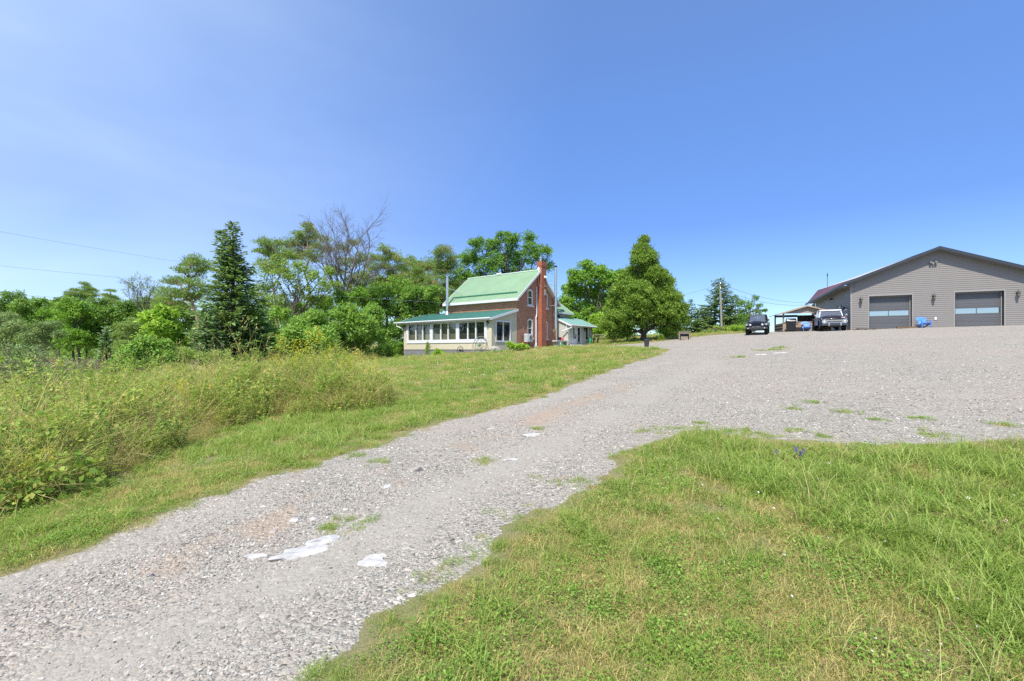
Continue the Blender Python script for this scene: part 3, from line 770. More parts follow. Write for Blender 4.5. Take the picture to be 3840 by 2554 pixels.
for (a, b, c, d) in gw:
    f = MB(); pts = arched(a+.001, b-.001, c, d-.002); inn = arched(a+.10, b-.10, c+.12, d-.13, .12)
    f.wall(pts, [inn], (0, -.015, 0), UX, UZ, .12)
    f.box(a-.10, b+.10, -.09, .02, c-.09, c+.03)
    fo = f.build('window', WHITE, house)
    g = MB(); g.wall(arched(a+.05, b-.05, c+.06, d-.07, .14), [], (0, .075, 0), UX, UZ); g.build('pane', GLASS, fo)
    g = MB(); m0 = (c+d)/2; g.box(a+.1, b-.1, .03, .065, m0-.03, m0+.03); g.build('sash_bar', WHITE, fo)
    g = MB(); g.wall([(a-.02, c), (b+.02, c), (b+.02, d), (a-.02, d)], [], (0, .165, 0), UX, UZ); g.build('blind', CURT, fo)
    v = MB()   # brick arch over the opening, a few millimetres proud
    n = 9; 
    for k in range(n):
        t0, t1 = math.pi*k/n+.02, math.pi*(k+1)/n-.02; cx = (a+b)/2; rx = (b-a)/2
        P = lambda t, r: Vector((cx+math.cos(t)*(rx+r), -.012, d-.17+math.sin(t)*(.17+r)))
        v.face([P(t1, .012), P(t0, .012), P(t0, .21), P(t1, .21)][::-1] if False else [P(t0, .012), P(t0, .21), P(t1, .21), P(t1, .012)], [(0, 0), (.21, 0), (.21, .07), (0, .07)])
    v.build('brick_arch', BRICK, house)

# main roof
oy, ol, ox = -.32, YL+.4, .33
sl = (RIDGE-EAVE)/(XM-X1)
ez = EAVE-sl*ox+.10; rz = RIDGE+.10
r = MB()
roof_slab(r, (X1-ox, ol, ez), (X1-ox, oy, ez), (XM, oy, rz), (XM, ol, rz), .10)
roof_slab(r, (X2+ox, oy, ez), (X2+ox, ol, ez), (XM, ol, rz+.002), (XM, oy, rz+.002), .10)
ribs(r, (X1-ox, ol, ez), (X1-ox, oy, ez), (XM, oy, rz), (XM, ol, rz), .23)
ribs(r, (X2+ox, oy, ez), (X2+ox, ol, ez), (XM, ol, rz), (XM, oy, rz), .23)
main_roof = r.build('roof', ROOF_L, house)
t = MB(); t.tube([(XM, oy-.02, rz+.03), (XM, ol+.02, rz+.03)], .07, 6); t.build('ridge_cap', pbr('pale_ridge_metal', (.5, .6, .52), .45), main_roof)
t = MB()   # white fascia and barge boards
t.box(X1-ox-.035, X1-ox-.004, oy, ol, ez-.20, ez+.005); t.box(X2+ox+.004, X2+ox+.035, oy, ol, ez-.2, ez+.005)
for yy in (oy-.035, ol+.004):
    t.prism([(X1-ox, ez-.2), (X1-ox, ez+.01), (XM, rz+.01), (XM, rz-.2)], yy, yy+.03); t.prism([(XM, rz-.2), (XM, rz+.01), (X2+ox, ez+.01), (X2+ox, ez-.2)], yy, yy+.03)
t.build('fascia', WHITE, house)
t = MB()
t.prism([(X1-ox, ez-.19), (X1-ox, ez-.165), (XM, rz-.165), (XM, rz-.19)], oy, -.005); t.prism([(XM, rz-.19), (XM, rz-.165), (X2+ox, ez-.165), (X2+ox, ez-.19)], oy, -.005)
t.box(X1-ox, X1-.005, oy, ol, ez-.2, ez-.17); t.box(X2+.005, X2+ox, oy, ol, ez-.2, ez-.17)
t.build('soffit', WHITE_W, house)
t = MB(); x_ = X1-ox+.62; z_ = ez+sl*.62
t.prism([(x_, z_+.005), (x_+.05, z_+.05), (x_-.02, z_+.15), (x_-.05, z_+.13)], .15, YL-.5); t.build('snow_rail', pbr('dark_green_rail', (.07, .24, .15), .5), main_roof)
t = MB(); t.box(XM-.1, XM+.1, 4.0, 4.5, rz+.05, rz+.2); t.build('ridge_vent', WHITE_W, main_roof)

# chimney
c = MB()
for (a0, a1, b0, z0, z1) in ((6.42, 7.2, -.44, -1.0, 7.18), (6.41, 7.21, -.455, 7.18, 7.29), (6.39, 7.23, -.475, 7.29, 7.41), (6.42, 7.20, -.44, 7.41, 7.70)):
    c.box(a0, a1, b0, .05, z0, z1)
ch = c.build('chimney', BRICK_R, house)
c = MB(); c.lathe([(.10, 7.70), (.10, 8.02), (.15, 8.04), (.15, 8.10), (.04, 8.17)], (6.8, -.1, 0), 14); c.build('flue_cap', STEEL, ch)
c = MB(); c.prism([(6.63, 7.0), (6.82, 7.22), (7.0-.0, 7.0), (6.82, 6.78)], -.53, -.49)
c2 = MB(); c2.prism([(-.30, 7.0), (-.14, 7.22), (.02, 7.0), (-.14, 6.78)], 6.36, 6.40, 'x'); c2.tube([(6.37, -.14, 6.8), (6.37, -.14, 5.6)], .018, 6); c2.tube([(6.37, -.14, 5.6), (6.5, -.46, 5.4)], .015, 6)
c2.build('aerial', WHITE, ch)
c = MB()
for dx in (-.1, .13):
    c.lathe([(.03, 0), (.06, -.05), (.075, -.16)], (6.9+dx, -.52, 6.42), 10); c.tube([(6.9, -.44, 6.46), (6.9+dx, -.52, 6.42)], .02, 6)
c.build('flood_lamp', WHITE, ch)
c = MB(); c.box(6.86, 7.08, -.50, -.44, 4.75, 5.25); c.box(6.84, 7.12, -.53, -.44, 5.5, 5.56); c.build('junction_box', pbr('grey_box', (.30, .29, .28), .6), ch)

# pipes on the gable
c = MB(); c.tube([(6.22, -.06, 5.45), (6.22, -.06, 3.0), (6.10, -.06, 2.75), (6.10, -.06, .55), (6.0, -.12, .35), (5.6, -.3, .35)], .052, 8)
c.tube([(6.18, -.06, 2.55), (6.18, -.06, .4), (6.0, -.2, .22), (5.5, -.35, .25)], .045, 8); c.build('conduit', WHITE, house)
def stovepipe(x, y, z0, z1, r, elbow=None):
    p = MB(); prof = []
    z = z0
    while z < z1-.01:
        e = min(z+.6, z1-.0); prof += [(r, z), (r, e-.02), (r*1.05, e-.02), (r*1.05, e)]; z = e
    p.lathe(prof, (x, y, 0), 16)
    if elbow: p.tube([(x, y, z0+.05), (x, y, z0-.15), elbow], r*.95, 12)
    o = p.build('stovepipe', STEEL, house, smooth=True)
    q = MB(); q.lathe([(r*.7, z1), (r*.7, z1+.06), (r*1.2, z1+.07), (r*1.15, z1+.14), (.02, z1+.18)], (x, y, 0), 16); q.build('rain_cap', BLACKM if elbow else STEEL, o)
    return o
p1 = stovepipe(8.98, -.34, 1.95, 7.5, .125, (8.98, -.05, 1.65))
q = MB()
for z_ in (4.0, 5.9): q.tube([(8.98, -.34, z_), (8.3, -.02, z_-.02)], .022, 6); q.lathe([(.14, z_-.04), (.14, z_+.04)], (8.98, -.34, 0), 14)
q.tube([(8.98, -.34, 6.3), (7.9, .0, 6.1)], .012, 6)
q.lathe([(.15, 5.15), (.17, 5.16), (.15, 5.3)], (8.98, -.34, 0), 14); q.build('bracket', STEEL, p1)
p2 = stovepipe(2.62, 7.2, 3.1, 6.42, .115)
q = MB(); q.lathe([(.28, 3.10), (.2, 3.2), (.125, 3.36)], (2.62, 7.2, 0), 16)
for dx, dy in ((1.2, -.9), (1.35, -2.0)): q.tube([(2.62, 7.2, 5.5), (2.62+dx, 7.2+dy, 4.9 if dy < -1 else 4.85)], .01, 5)
q.build('stay_wire', STEEL, p2)

# ------------- sunroom
SL = 9.98
groups = [(.60, 3.42), (3.56, 6.42), (6.56, 9.45)]
mb = MB(); zt = lambda x: 2.37+.257*(x+.3)-.09
holes = [[(-9.50, .66), (-.55, .66), (-.55, 2.14), (-9.50, 2.14)]]
mb.wall([(-SL, -.02), (0, -.02), (0, zt(0)), (-SL, zt(0))], holes, (0, 0, 0), -UY, UZ, .14)
side = [[(.53, .6), (2.42, .6), (2.42, 2.2), (.53, 2.2)]]
mb.wall([(0, -.75), (X1, -.75), (X1, zt(X1)), (0, zt(0))], side, (0, -.004, 0), UX, UZ, .14)
mb.wall([(-X1, -.75), (0, -.75), (0, zt(0)), (-X1, zt(X1))], [], (0, SL, 0), -UX, UZ)
mb.build('sunroom_wall', STUCCO, house)
mb = MB(); mb.box(.06, .09, 0, SL, -1.5, -.02)
for k in range(66): mb.box(.035, .06, .02+k*.151, .02+k*.151+.14, -1.5+.002*(k % 3), -.03)
mb.build('skirt_board', SKIRT, house)
mul = []
bars = []
wb = MB()
for gi, (a, b) in enumerate(groups):
    L = b-a; e1, e2, e3, e4 = a+.30*L, a+.385*L, a+.60*L, a+.675*L
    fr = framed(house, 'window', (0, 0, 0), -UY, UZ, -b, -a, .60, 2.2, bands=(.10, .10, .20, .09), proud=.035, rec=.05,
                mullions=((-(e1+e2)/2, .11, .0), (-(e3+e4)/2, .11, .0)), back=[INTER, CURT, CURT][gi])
wb.box(-.033, -.001, .46, .60, .60, 2.2); wb.box(-.033, -.001, 3.42, 3.56, .601, 2.199); wb.box(-.033, -.001, 6.42, 6.56, .601, 2.199); wb.box(-.033, -.001, 9.45, 9.58, .60, 2.2)
wb.box(-.036, -.001, .44, 9.60, 2.2, 2.27); wb.box(-.05, -.001, .44, 9.60, .52, .60); wb.build('window_trim', WHITE, house)
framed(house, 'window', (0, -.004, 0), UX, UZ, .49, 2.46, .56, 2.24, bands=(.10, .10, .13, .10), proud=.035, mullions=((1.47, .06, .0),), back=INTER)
r = MB(); A, B, C_, D = (-.3, 10.85, 2.37), (-.3, -.16, 2.37), (X1-.02, -.16, 3.29), (X1-.02, 10.85, 3.29)
roof_slab(r, A, B, C_, D, .07); ribs(r, A, B, C_, D, .23)
sr = r.build('sunroom_roof', ROOF_T, house)
t = MB(); t.box(-.345, -.304, -.2, 10.9, 2.22, 2.40); t.prism([(-.3, 2.20), (-.3, 2.38), (X1, 3.305), (X1, 3.12)], -.20, -.164); t.prism([(-.3, 2.20), (-.3, 2.38), (X1, 3.305), (X1, 3.12)], 10.854, 10.89)
t.tube([(-.4, -.18, 2.36), (-.4, 10.9, 2.34)], .055, 8); t.build('eave_gutter', WHITE, house)
t = MB(); t.tube([(-.38, 10.5, 2.32), (-.36, 10.5, 2.05), (-.1, 10.06, 1.85), (-.06, 10.04, 1.7)], .045, 8); t.build('downpipe', WHITE, house)
def wall_lamp(x, y, z, nx, ny, parent=house, s=1.0, mat_=BLACKM):
    L = MB(); px_, py_ = x+nx*.16*s, y+ny*.16*s
    L.tube([(x, y, z-.05*s), (x+nx*.09*s, y+ny*.09*s, z+.12*s), (px_, py_, z+.13*s), (px_, py_, z+.06*s)], .014*s, 6)
    L.lathe([(.03*s, z-.02*s), (.085*s, z+.0*s), (.05*s, z+.08*s), (.015*s, z+.1*s)], (px_, py_, 0), 10)
    L.lathe([(.05*s, z-.05*s), (.05*s, z+.05*s)], (x+nx*.012, y+ny*.012, 0), 8)
    L.lathe([(.045*s, z-.21*s), (.06*s, z-.20*s), (.02*s, z-.24*s)], (px_, py_, 0), 8)
    for k in range(4): a = k*1.571+.4; L.tube([(px_+.07*s*math.cos(a), py_+.07*s*math.sin(a), z), (px_+.05*s*math.cos(a), py_+.05*s*math.sin(a), z-.2*s)], .007*s, 5)
    o = L.build('wall_lamp', mat_, parent)
    g = MB(); g.lathe([(.045*s, z-.19*s), (.062*s, z-.01*s)], (px_, py_, 0), 10); g.build('lamp_glass', GLASS, o)
    return o
wall_lamp(0, .32, 2.05, -1, 0); wall_lamp(0, 9.78, 2.0, -1, 0)

# ------------- rear wing and side porch
mb = MB(); y0 = -1.26; XE = 14.67
da = (10.44, 11.18, .25, 2.13); db = (11.36, 12.2, .40, 2.15); wc = (13.06, 13.8, .89, 2.2)
rect = lambda q: [(q[0], q[2]), (q[1], q[2]), (q[1], q[3]), (q[0], q[3])]
mb.wall([(X2, -.6), (XE, -.6), (XE, 2.3), (X2, 2.3)], [rect(da), rect(db), rect(wc)], (0, y0, 0), UX, UZ, .12)
mb.wall([(-0.0, -.6), (1.26, -.6), (1.26, 2.3), (0, 2.93)], [], (X2-.003, 0, 0), -UY, UZ)
mb.wall([(-1.26, -.6), (3, -.6), (3, 3), (0, 2.93), (-1.26, 2.3)], [], (XE, 0, 0), UY, UZ)
k = X2+.15
while k < XE-.05:
    if not any(q[0]-.05 < k < q[1]+.05 for q in (da, db, wc)): mb.box(k-.02, k+.02, y0-.02, y0-.001, -.5, 2.25)
    k += .205
for k in range(1, 6): mb.box(X2-.024, X2-.004, -k*.21-.02, -k*.21+.02, -.4, 2.85-k*.09)
mb.build('porch_wall', BATTEN, house)
r = MB(); A, B, C_, D = (X2-.12, -1.6, 2.26), (15.1, -1.6, 2.26), (15.1, .28, 3.10), (X2-.12, .28, 3.10)
roof_slab(r, A, B, C_, D, .06); ribs(r, A, B, C_, D, .23)
r.build('porch_roof', ROOF_M, house)
t = MB(); t.box(X2-.12, 15.1, -1.64, -1.604, 2.12, 2.27); t.prism([(-1.6, 2.10), (-1.6, 2.27), (.28, 3.11), (.28, 2.95)], X2-.16, X2-.124, 'x'); t.prism([(-1.6, 2.10), (-1.6, 2.27), (.28, 3.11), (.28, 2.95)], 15.104, 15.14, 'x')
t.tube([(X2-.1, -1.69, 2.22), (15.1, -1.69, 2.2)], .05, 8); t.build('eave_gutter', WHITE, house)
t = MB(); t.tube([(X2+.1, -1.66, 2.16), (X2-.05, -1.62, 1.98), (X2-.28, -1.0, 1.72), (X2-.34, -.8, 1.66)], .05, 8); t.tube([(X2-.2, -1.15, 1.8), (X2-.15, -1.2, 2.3)], .02, 6); t.build('downpipe', WHITE, house)
mb = MB(); WX = 12.66
mb.wall([(X2, 2.2), (WX, 2.2), (WX, 3.55), (X2, 3.55)], [], (0, .3, 0), UX, UZ); mb.wall([(.3, -.5), (5.5, -.5), (5.5, 3.55), (2.9, 5.55), (.3, 3.55)], [], (WX, 0, 0), UY, UZ)
k = X2+.2
while k < WX: mb.box(k-.02, k+.02, .28, .299, 2.9, 3.5); k += .205
mb.build('wing_wall', BATTEN, house)
r = MB(); A, B, C_, D = (X2, -.05, 3.52), (13.0, -.05, 3.52), (13.0, 2.9, 5.68), (X2, 2.9, 5.68)
roof_slab(r, A, B, C_, D, .08); ribs(r, A, B, C_, D, .23); roof_slab(r, (13.0, 5.85, 3.52), (X2, 5.85, 3.52), (X2, 2.9, 5.682), (13.0, 2.9, 5.682), .08)
wr = r.build('wing_roof', ROOF_L, house)
t = MB(); t.box(X2+.2, 11.6, .22, .28, 3.78, 3.84); t.build('snow_rail', pbr('dark_green_rail_2', (.06, .20, .12), .5), wr)
t = MB(); t.box(X2+.34, 13.0, -.09, -.054, 3.38, 3.54); t.prism([(-.05, 3.36), (-.05, 3.54), (2.9, 5.70), (2.9, 5.52)], 13.004, 13.04, 'x'); t.build('fascia', WHITE, house)
t = MB()
for dx in (-.08, .1): t.lathe([(.03, 0), (.07, -.12)], (10.45+dx, .15, 3.2), 10)
t.box(10.38, 10.55, .2, .298, 3.12, 3.26); t.build('flood_lamp', BLACKM, house)
# doors and window of the porch
dr = MB(); dr.wall(rect((10.45, 11.17, .26, 2.12)), [rect((10.57, 11.05, 1.0, 2.02))], (0, y0+.01, 0), UX, UZ, .04)
dr.box(10.36, 10.44, y0-.025, y0+.1, .25, 2.2); dr.box(11.18, 11.26, y0-.025, y0+.1, .25, 2.2); dr.box(10.44, 11.18, y0-.024, y0+.1, 2.13, 2.2)
d_ = dr.build('door', WHITE, house)
g = MB(); g.wall(rect((10.55, 11.07, .98, 2.04)), [], (0, y0+.045, 0), UX, UZ); g.build('pane', GLASS, d_)
g = MB(); g.wall(rect((10.5, 11.1, .9, 2.05)), [], (0, y0+.11, 0), UX, UZ); g.build('blind', BATTEN, d_)
g = MB(); g.box(11.08, 11.13, y0-.05, y0+.005, 1.0, 1.28); g.lathe([(.035, y0-.07), (.035, y0-.02), (.02, y0+.01)], (11.1, 0, 1.36), 10, 'y'); g.build('handle', BLACKM, d_)
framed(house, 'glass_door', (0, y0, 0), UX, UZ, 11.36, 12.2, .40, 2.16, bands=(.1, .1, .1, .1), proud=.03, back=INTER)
q = MB(); q.box(12.05, 12.2, y0-.05, y0-.034, 1.12, 1.2); q.build('door_bar', WHITE, house)
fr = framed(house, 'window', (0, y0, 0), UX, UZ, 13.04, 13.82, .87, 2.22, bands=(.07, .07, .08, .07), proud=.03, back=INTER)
wall_lamp(12.75, y0, 1.98, 0, -1)
q = MB(); q.lathe([(.02, y0-.03), (.16, y0-.028), (.18, y0-.015), (.18, y0-.002)], (14.25, 0, 1.5), 20, 'y'); q.build('wall_plaque', pbr('pale_plaque', (.58, .57, .52), .7), house)
q = MB()
for i in range(14):
    for j in range(4):
        a, z_ = X2+.05+i*.16+(.08 if j % 2 else 0), -.05+j*.13
        if not (10.3 < a+.1 < 11.3 or a > 12): q.box(a, a+.145, y0-.03-.015*((i*7+j*3) % 3), y0-.003, z_+.25, z_+.115+.25)
q.build('stone_facing', pbr('rubble_stone', (.40, .36, .34), .9, var=.3, scale=7), house)
q = MB(); q.box(X2+.6, 12.6, y0-1.1, y0-.02, -.4, hz(*hw(11.2, -1.8))+.10); q.build('door_step', CONC, house)

# ------------------------------------------------------------------ workshop with the old barn roof behind. local x: along the front, y: back
BL = (30.26, 40.0, 1.72)
barn = thing('workshop', 'long taupe sided workshop with two graphite garage doors', 'workshop', BL, math.radians(-25))
BW = 11.75; BX = 5.85; BE = 4.27; BR = 6.62; BD = 16.3
ds = [(1.33, 4.22, .05, 2.90), (7.03, 9.95, .05, 2.94)]
def lap_siding(mb, O, ex, ey, zlist, xr, holes, out, step=.165, lip=.02):
    """real overlapping boards: each course leans out at its foot. xr(z) -> (x0, x1)"""
    O, ex, ey = Vector(O), Vector(ex), Vector(ey); nr = ex.cross(ey)
    z0, z1 = zlist; n = int(round((z1-z0)/step))
    cuts = sorted({z0+step*k for k in range(n+1)} | {hh[2] for hh in holes if z0 < hh[2] < z1} | {hh[3] for hh in holes if z0 < hh[3] < z1} | set(out))
    for a, b in zip(cuts[:-1], cuts[1:]):
        if b-a < 1e-4: continue
        k = math.floor((a-z0+1e-6)/step); f = lambda z: lip*(1-(z-z0-k*step)/step)+.002
        m = (a+b)/2; xa0, xa1 = xr(a+1e-6); xb0, xb1 = xr(b-1e-6)
        if xb1 <= xb0 and xa1 <= xa0: continue
        segs = [[xa0, xa1, xb0, xb1]]
        for hh in holes:
            if hh[2] < m < hh[3]:
                ns = []
                for s in segs:
                    if hh[1] <= min(s[0], s[2]) or hh[0] >= max(s[1], s[3]): ns.append(s); continue
                    if hh[0] > s[0]: ns.append([s[0], hh[0], s[2], hh[0]])
                    if hh[1] < s[1]: ns.append([hh[1], s[1], hh[1], s[3]])
                segs = ns
        for p, q, r_, s in segs:
            A, B, C2, D2 = O+ex*p+ey*a+nr*f(a), O+ex*q+ey*a+nr*f(a), O+ex*s+ey*b+nr*f(b), O+ex*r_+ey*b+nr*f(b)
            mb.face([A, B, C2, D2]); mb.face([O+ex*p+ey*a, O+ex*q+ey*a, B, A])
slope = (BR-BE)/BX
def xr(z):
    if z <= BE: return (0, BW)
    t = (z-BE)/slope; return (t, BW-t)
mb = MB(); lap_siding(mb, (0, 0, 0), UX, UZ, (-.1, BR+.02), xr, ds, [BE])
for q in ds:   # reveals
    mb.wall([(q[0], q[2]), (q[1], q[2]), (q[1], q[3]), (q[0], q[3])], [], (0, .6, 0), UX, UZ) if False else None
mb.build('front_wall', SIDING, barn)
mb = MB(); lap_siding(mb, (0, 0, 0), -UY, UZ, (-.6, BE-.1), lambda z: (-BD, 0), [(-2.15, -1.2, -.1, 2.02), (-5.0, -3.75, 1.2, 2.4), (-13.7, -12.4, 2.2, 3.2)], [])
mb.wall([(-BD, -.6), (0, -.6), (0, 0), (-BD, 0)], [], (.03, 0, 0), -UY, UZ)
mb.wall([(0, -.6), (BD, -.6), (BD, BE), (0, BE)], [], (BW, 0, 0), UY, UZ)
mb.build('side_wall', SIDING, barn)
mb = MB()
for q in ds:
    mb.box(q[0]-.03, q[0], -.03, .33, q[2]-.3, q[3]+.02); mb.box(q[1], q[1]+.03, -.03, .33, q[2]-.3, q[3]+.02); mb.box(q[0], q[1], -.031, .33, q[3], q[3]+.05)
mb.build('door_reveal', CHAR, barn)
mb = MB(); mb.box(-.03, .05, -.03, .05, -.4, BE); mb.box(BW-.05, BW+.03, -.03, .05, -.4, BE)
for q in ds: mb.box(q[1]-.06, q[1]-.001, .24, .30, q[2]-.2, q[3]); mb.box(q[0]+.001, q[1]-.06, .24, .30, q[3]-.05, q[3]-.001); mb.box(q[0]-.10, q[0]-.03, -.032, .0, q[2]-.2, q[3]+.05); mb.box(q[1]+.03, q[1]+.10, -.032, .0, q[2]-.2, q[3]+.05); mb.box(q[0]-.1, q[1]+.1, -.034, .0, q[3]+.05, q[3]+.13)
mb.build('corner_trim', pbr('light_taupe_trim', (.30, .285, .265), .5), barn)
mb = MB(); mb.box(-.02, BW+.02, -.015, .1, -.7, .03); mb.build('foundation', BLACKM, barn)
for q in ds:
    d = MB(); z0, z1 = q[2]-.1, q[3]-.03; H_ = (z1-z0)/5
    for k in range(5):
        if k == 2: 
            d.box(q[0]+.01, q[1]-.06, .315, .35, z0+k*H_+.005, z0+k*H_+.10); d.box(q[0]+.01, q[1]-.06, .315, .35, z0+(k+1)*H_-.07, z0+(k+1)*H_-.005)
            for xx in (q[0]+.01, (q[0]+q[1])/2-.05, q[1]-.10): d.box(xx, xx+.05, .316, .35, z0+k*H_+.10, z0+(k+1)*H_-.07)
        else:
            d.box(q[0]+.01, q[1]-.06, .32, .36, z0+k*H_+.006, z0+(k+1)*H_-.006)
            for j in (1, 2): d.box(q[0]+.01, q[1]-.06, .312, .32, z0+k*H_+H_*j/3-.07, z0+k*H_+H_*j/3+.05)
    do = d.build('garage_door', DOORG, barn)
    g = MB(); g.face([(q[0]+.03, .335, z0+2*H_+.08), (q[1]-.08, .335, z0+2*H_+.08), (q[1]-.08, .335, z0+3*H_-.06), (q[0]+.03, .335, z0+3*H_-.06)]); g.build('pane', MIRROR, do)
    g = MB(); g.box(q[0], q[1], .37, .40, q[2]-.2, q[3]); g.build('door_backing', BLACKM, do)
# roof: gable at the front running back into the steep old barn roof
oh = -.6; eL = (-.7, 3.98); 
fe, fr_ = Vector((-.72, oh, 4.13)), Vector((BX, oh, BR+.17))
be, bb, bk = Vector((-.72, 18.7, 3.98)), Vector((.6, 18.7, 5.78)), Vector((BX, 18.7, 7.72))
mid = Vector((-.70, oh+.8, 4.16))
r = MB()
def strip(mb, a, b, c, d, n=8):
    for k in range(n):
        t0, t1 = k/n, (k+1)/n; mb.face([a.lerp(b, t0), a.lerp(b, t1), d.lerp(c, t1), d.lerp(c, t0)])
strip(r, Vector((-.72, oh+.75, 4.13)), be, bb, Vector((1.0, oh+.75, 4.13+1.72*.4018+.012)), 10)
br_ = r.build('steep_roof', BROWNR, barn, smooth=True)
r = MB()
strip(r, Vector((1.0, oh+.75, 4.13+1.72*.4018+.012)), bb, bk, Vector((BX, oh+.75, BR+.17)), 10); 
r.face([fe, Vector((-.715, oh+.75, 4.14)), Vector((BX, oh+.75, BR+.17)), fr_])
r.build('upper_roof', TIN, barn, smooth=True)
r = MB()
rr0, rr1 = Vector((BX, oh, BR+.17)), Vector((BW+.7, oh, 4.13)); strip(r, rr0, rr1, Vector((BW+.7, 18.7, 3.98)), bk, 4)
r.build('right_roof', CHAR, barn, smooth=True)
t = MB()   # charcoal barge boards, soffit and eave return
th = .24
for a, b in (((-.72, 4.13), (BX, BR+.17)), ((BX, BR+.17), (BW+.72, 4.13))):
    t.prism([(a[0], a[1]+.02), (a[0], a[1]-th), (b[0], b[1]-th), (b[0], b[1]+.02)], oh-.05, oh)
t.prism([(-.72, 4.13), (-.72, 3.98), (-.03, 3.96), (-.03, 4.13+.69*slope)], oh+.001, oh+.06)
t.box(-.76, -.722, oh-.05, BD+2.4, 3.90, 4.10)
t.build('barge_board', CHAR, barn)
t = MB(); t.box(-.72, -.03, oh+.06, BD, 3.88, 3.92); t.prism([(-.03, BE-.06), (-.03, BE-.02), (BX, BR-.02), (BX, BR-.06)], oh+.001, -.03); t.prism([(BX, BR-.06), (BX, BR-.02), (BW+.72, BE-.31), (BW+.72, BE-.35)], oh+.001, -.03)
t.build('soffit', SOFFIT, barn)
t = MB(); t.wall([(-BX*2, 0), (0, 0), (0, 4.0), (-1.2, 5.7), (-BX, 7.6), (-BX*2, 4)], [], (-.1, 18.5, -1), -UX, UZ); t.wall([(-2.4, -1), (0, -1), (0, 3.95), (-2.4, 3.95)], [], (-.05, BD, 0), -UY, UZ); t.build('old_barn_wall', WOODG, barn)
for x_, z_ in ((.68, 2.72), (5.62, 2.74), (10.72, 2.74)): wall_lamp(x_, -.02, z_, 0, -1, barn, 1.5, pbr('bronze_lantern', (.10, .09, .08), .5, .5))
t = MB()
for dx in (-.17, .17): t.lathe([(.03, -.28), (.08, -.24), (.095, -.12), (.03, -.05)], (5.6+dx, 0, 5.55), 10, 'y')
t.box(5.5, 5.7, -.10, -.02, 5.46, 5.58); t.lathe([(.02, 5.34), (.06, 5.38), (.06, 5.45)], (5.6, -.14, 0), 8); t.build('flood_lamp', pbr('grey_lamp', (.22, .22, .21), .5), barn)
t = MB()
for dy in (-.12, .12): t.lathe([(.03, -.26), (.08, -.22), (.09, -.1), (.03, -.05)], (0, 7.3+dy, 3.5), 10, 'x')
t.box(-.1, -.02, 7.2, 7.4, 3.44, 3.56); t.build('flood_lamp', BLACKM, barn)
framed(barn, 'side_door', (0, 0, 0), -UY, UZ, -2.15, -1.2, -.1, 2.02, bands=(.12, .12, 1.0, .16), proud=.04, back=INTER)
framed(barn, 'window', (0, 0, 0), -UY, UZ, -5.0, -3.75, 1.2, 2.4, bands=(.14, .14, .14, .14), proud=.04, back=CURT)
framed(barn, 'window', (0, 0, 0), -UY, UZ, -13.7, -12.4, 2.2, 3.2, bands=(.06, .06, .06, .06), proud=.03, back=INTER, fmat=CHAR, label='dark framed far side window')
t = MB()
for yy in (1.0, 2.6): t.tube([(-.02, yy, 2.05), (-.5, yy, 2.2)], .025, 6); t.tube([(-.5, yy, 2.1), (-.5, yy, 2.4)], .03, 6); t.lathe([(.07, 1.95), (.1, 2.1), (.03, 2.16)], (-.32, yy, 0), 8)
t.build('hanger_bracket', BLACKM, barn)
t = MB(); t.box(6.05-.35, 6.2-.35, -.06, -.02, .75, .98); t.build('socket_box', WHITE_W, barn)
t = MB(); t.tube([(1.4, 17.6, 5.9), (1.4, 17.6, 7.75)], .03, 6); t.lathe([(.02, 7.3), (.09, 7.45), (.02, 7.6)], (1.4, 17.6, 0), 8); t.build('roof_vane', DARKM, barn)
def bw(x, y): 
    c, s = math.cos(math.radians(-25)), math.sin(math.radians(-25)); return BL[0]+c*x-s*y, BL[1]+s*x+c*y
# ------------------------------------------------------------------ vehicles
PAINT_N = pbr('black_blue_paint', (.010, .013, .026), .30, 0, .3, var=.05, coat=.1)
PAINT_K = pbr('midnight_black_paint', (.012, .011, .016), .30, 0, .3, var=.05, coat=.1)
CHROME = pbr('chrome', (.62, .62, .62), .26, .85, var=.03)
TYRE = pbr('tyre_rubber', (.018, .018, .018), .85, 0, .2, var=.3, scale=12)
PLAST = pbr('black_plastic', (.035, .036, .038), .55, var=.15)
FLARE = pbr('grey_plastic_flare', (.10, .10, .105), .42, var=.12)
LENS = pbr('lamp_lens', (.62, .64, .66), .08, .2)
VGLASS = mat_glass('vehicle_glass', (.30, .36, .38), .22)
CABIN = pbr('dark_cabin', (.03, .03, .032), .8)
SEATM = pbr('grey_seat', (.10, .10, .105), .8)
def ground_mat(x, y, fwd):
    e = .8; n = Vector((-(hz(x+e, y)-hz(x-e, y))/(2*e), -(hz(x, y+e)-hz(x, y-e))/(2*e), 1)).normalized()
    f = Vector((fwd[0], fwd[1], 0)); f = (f-n*f.dot(n)).normalized(); l = n.cross(f)
    return Matrix((f, l, n)).transposed()
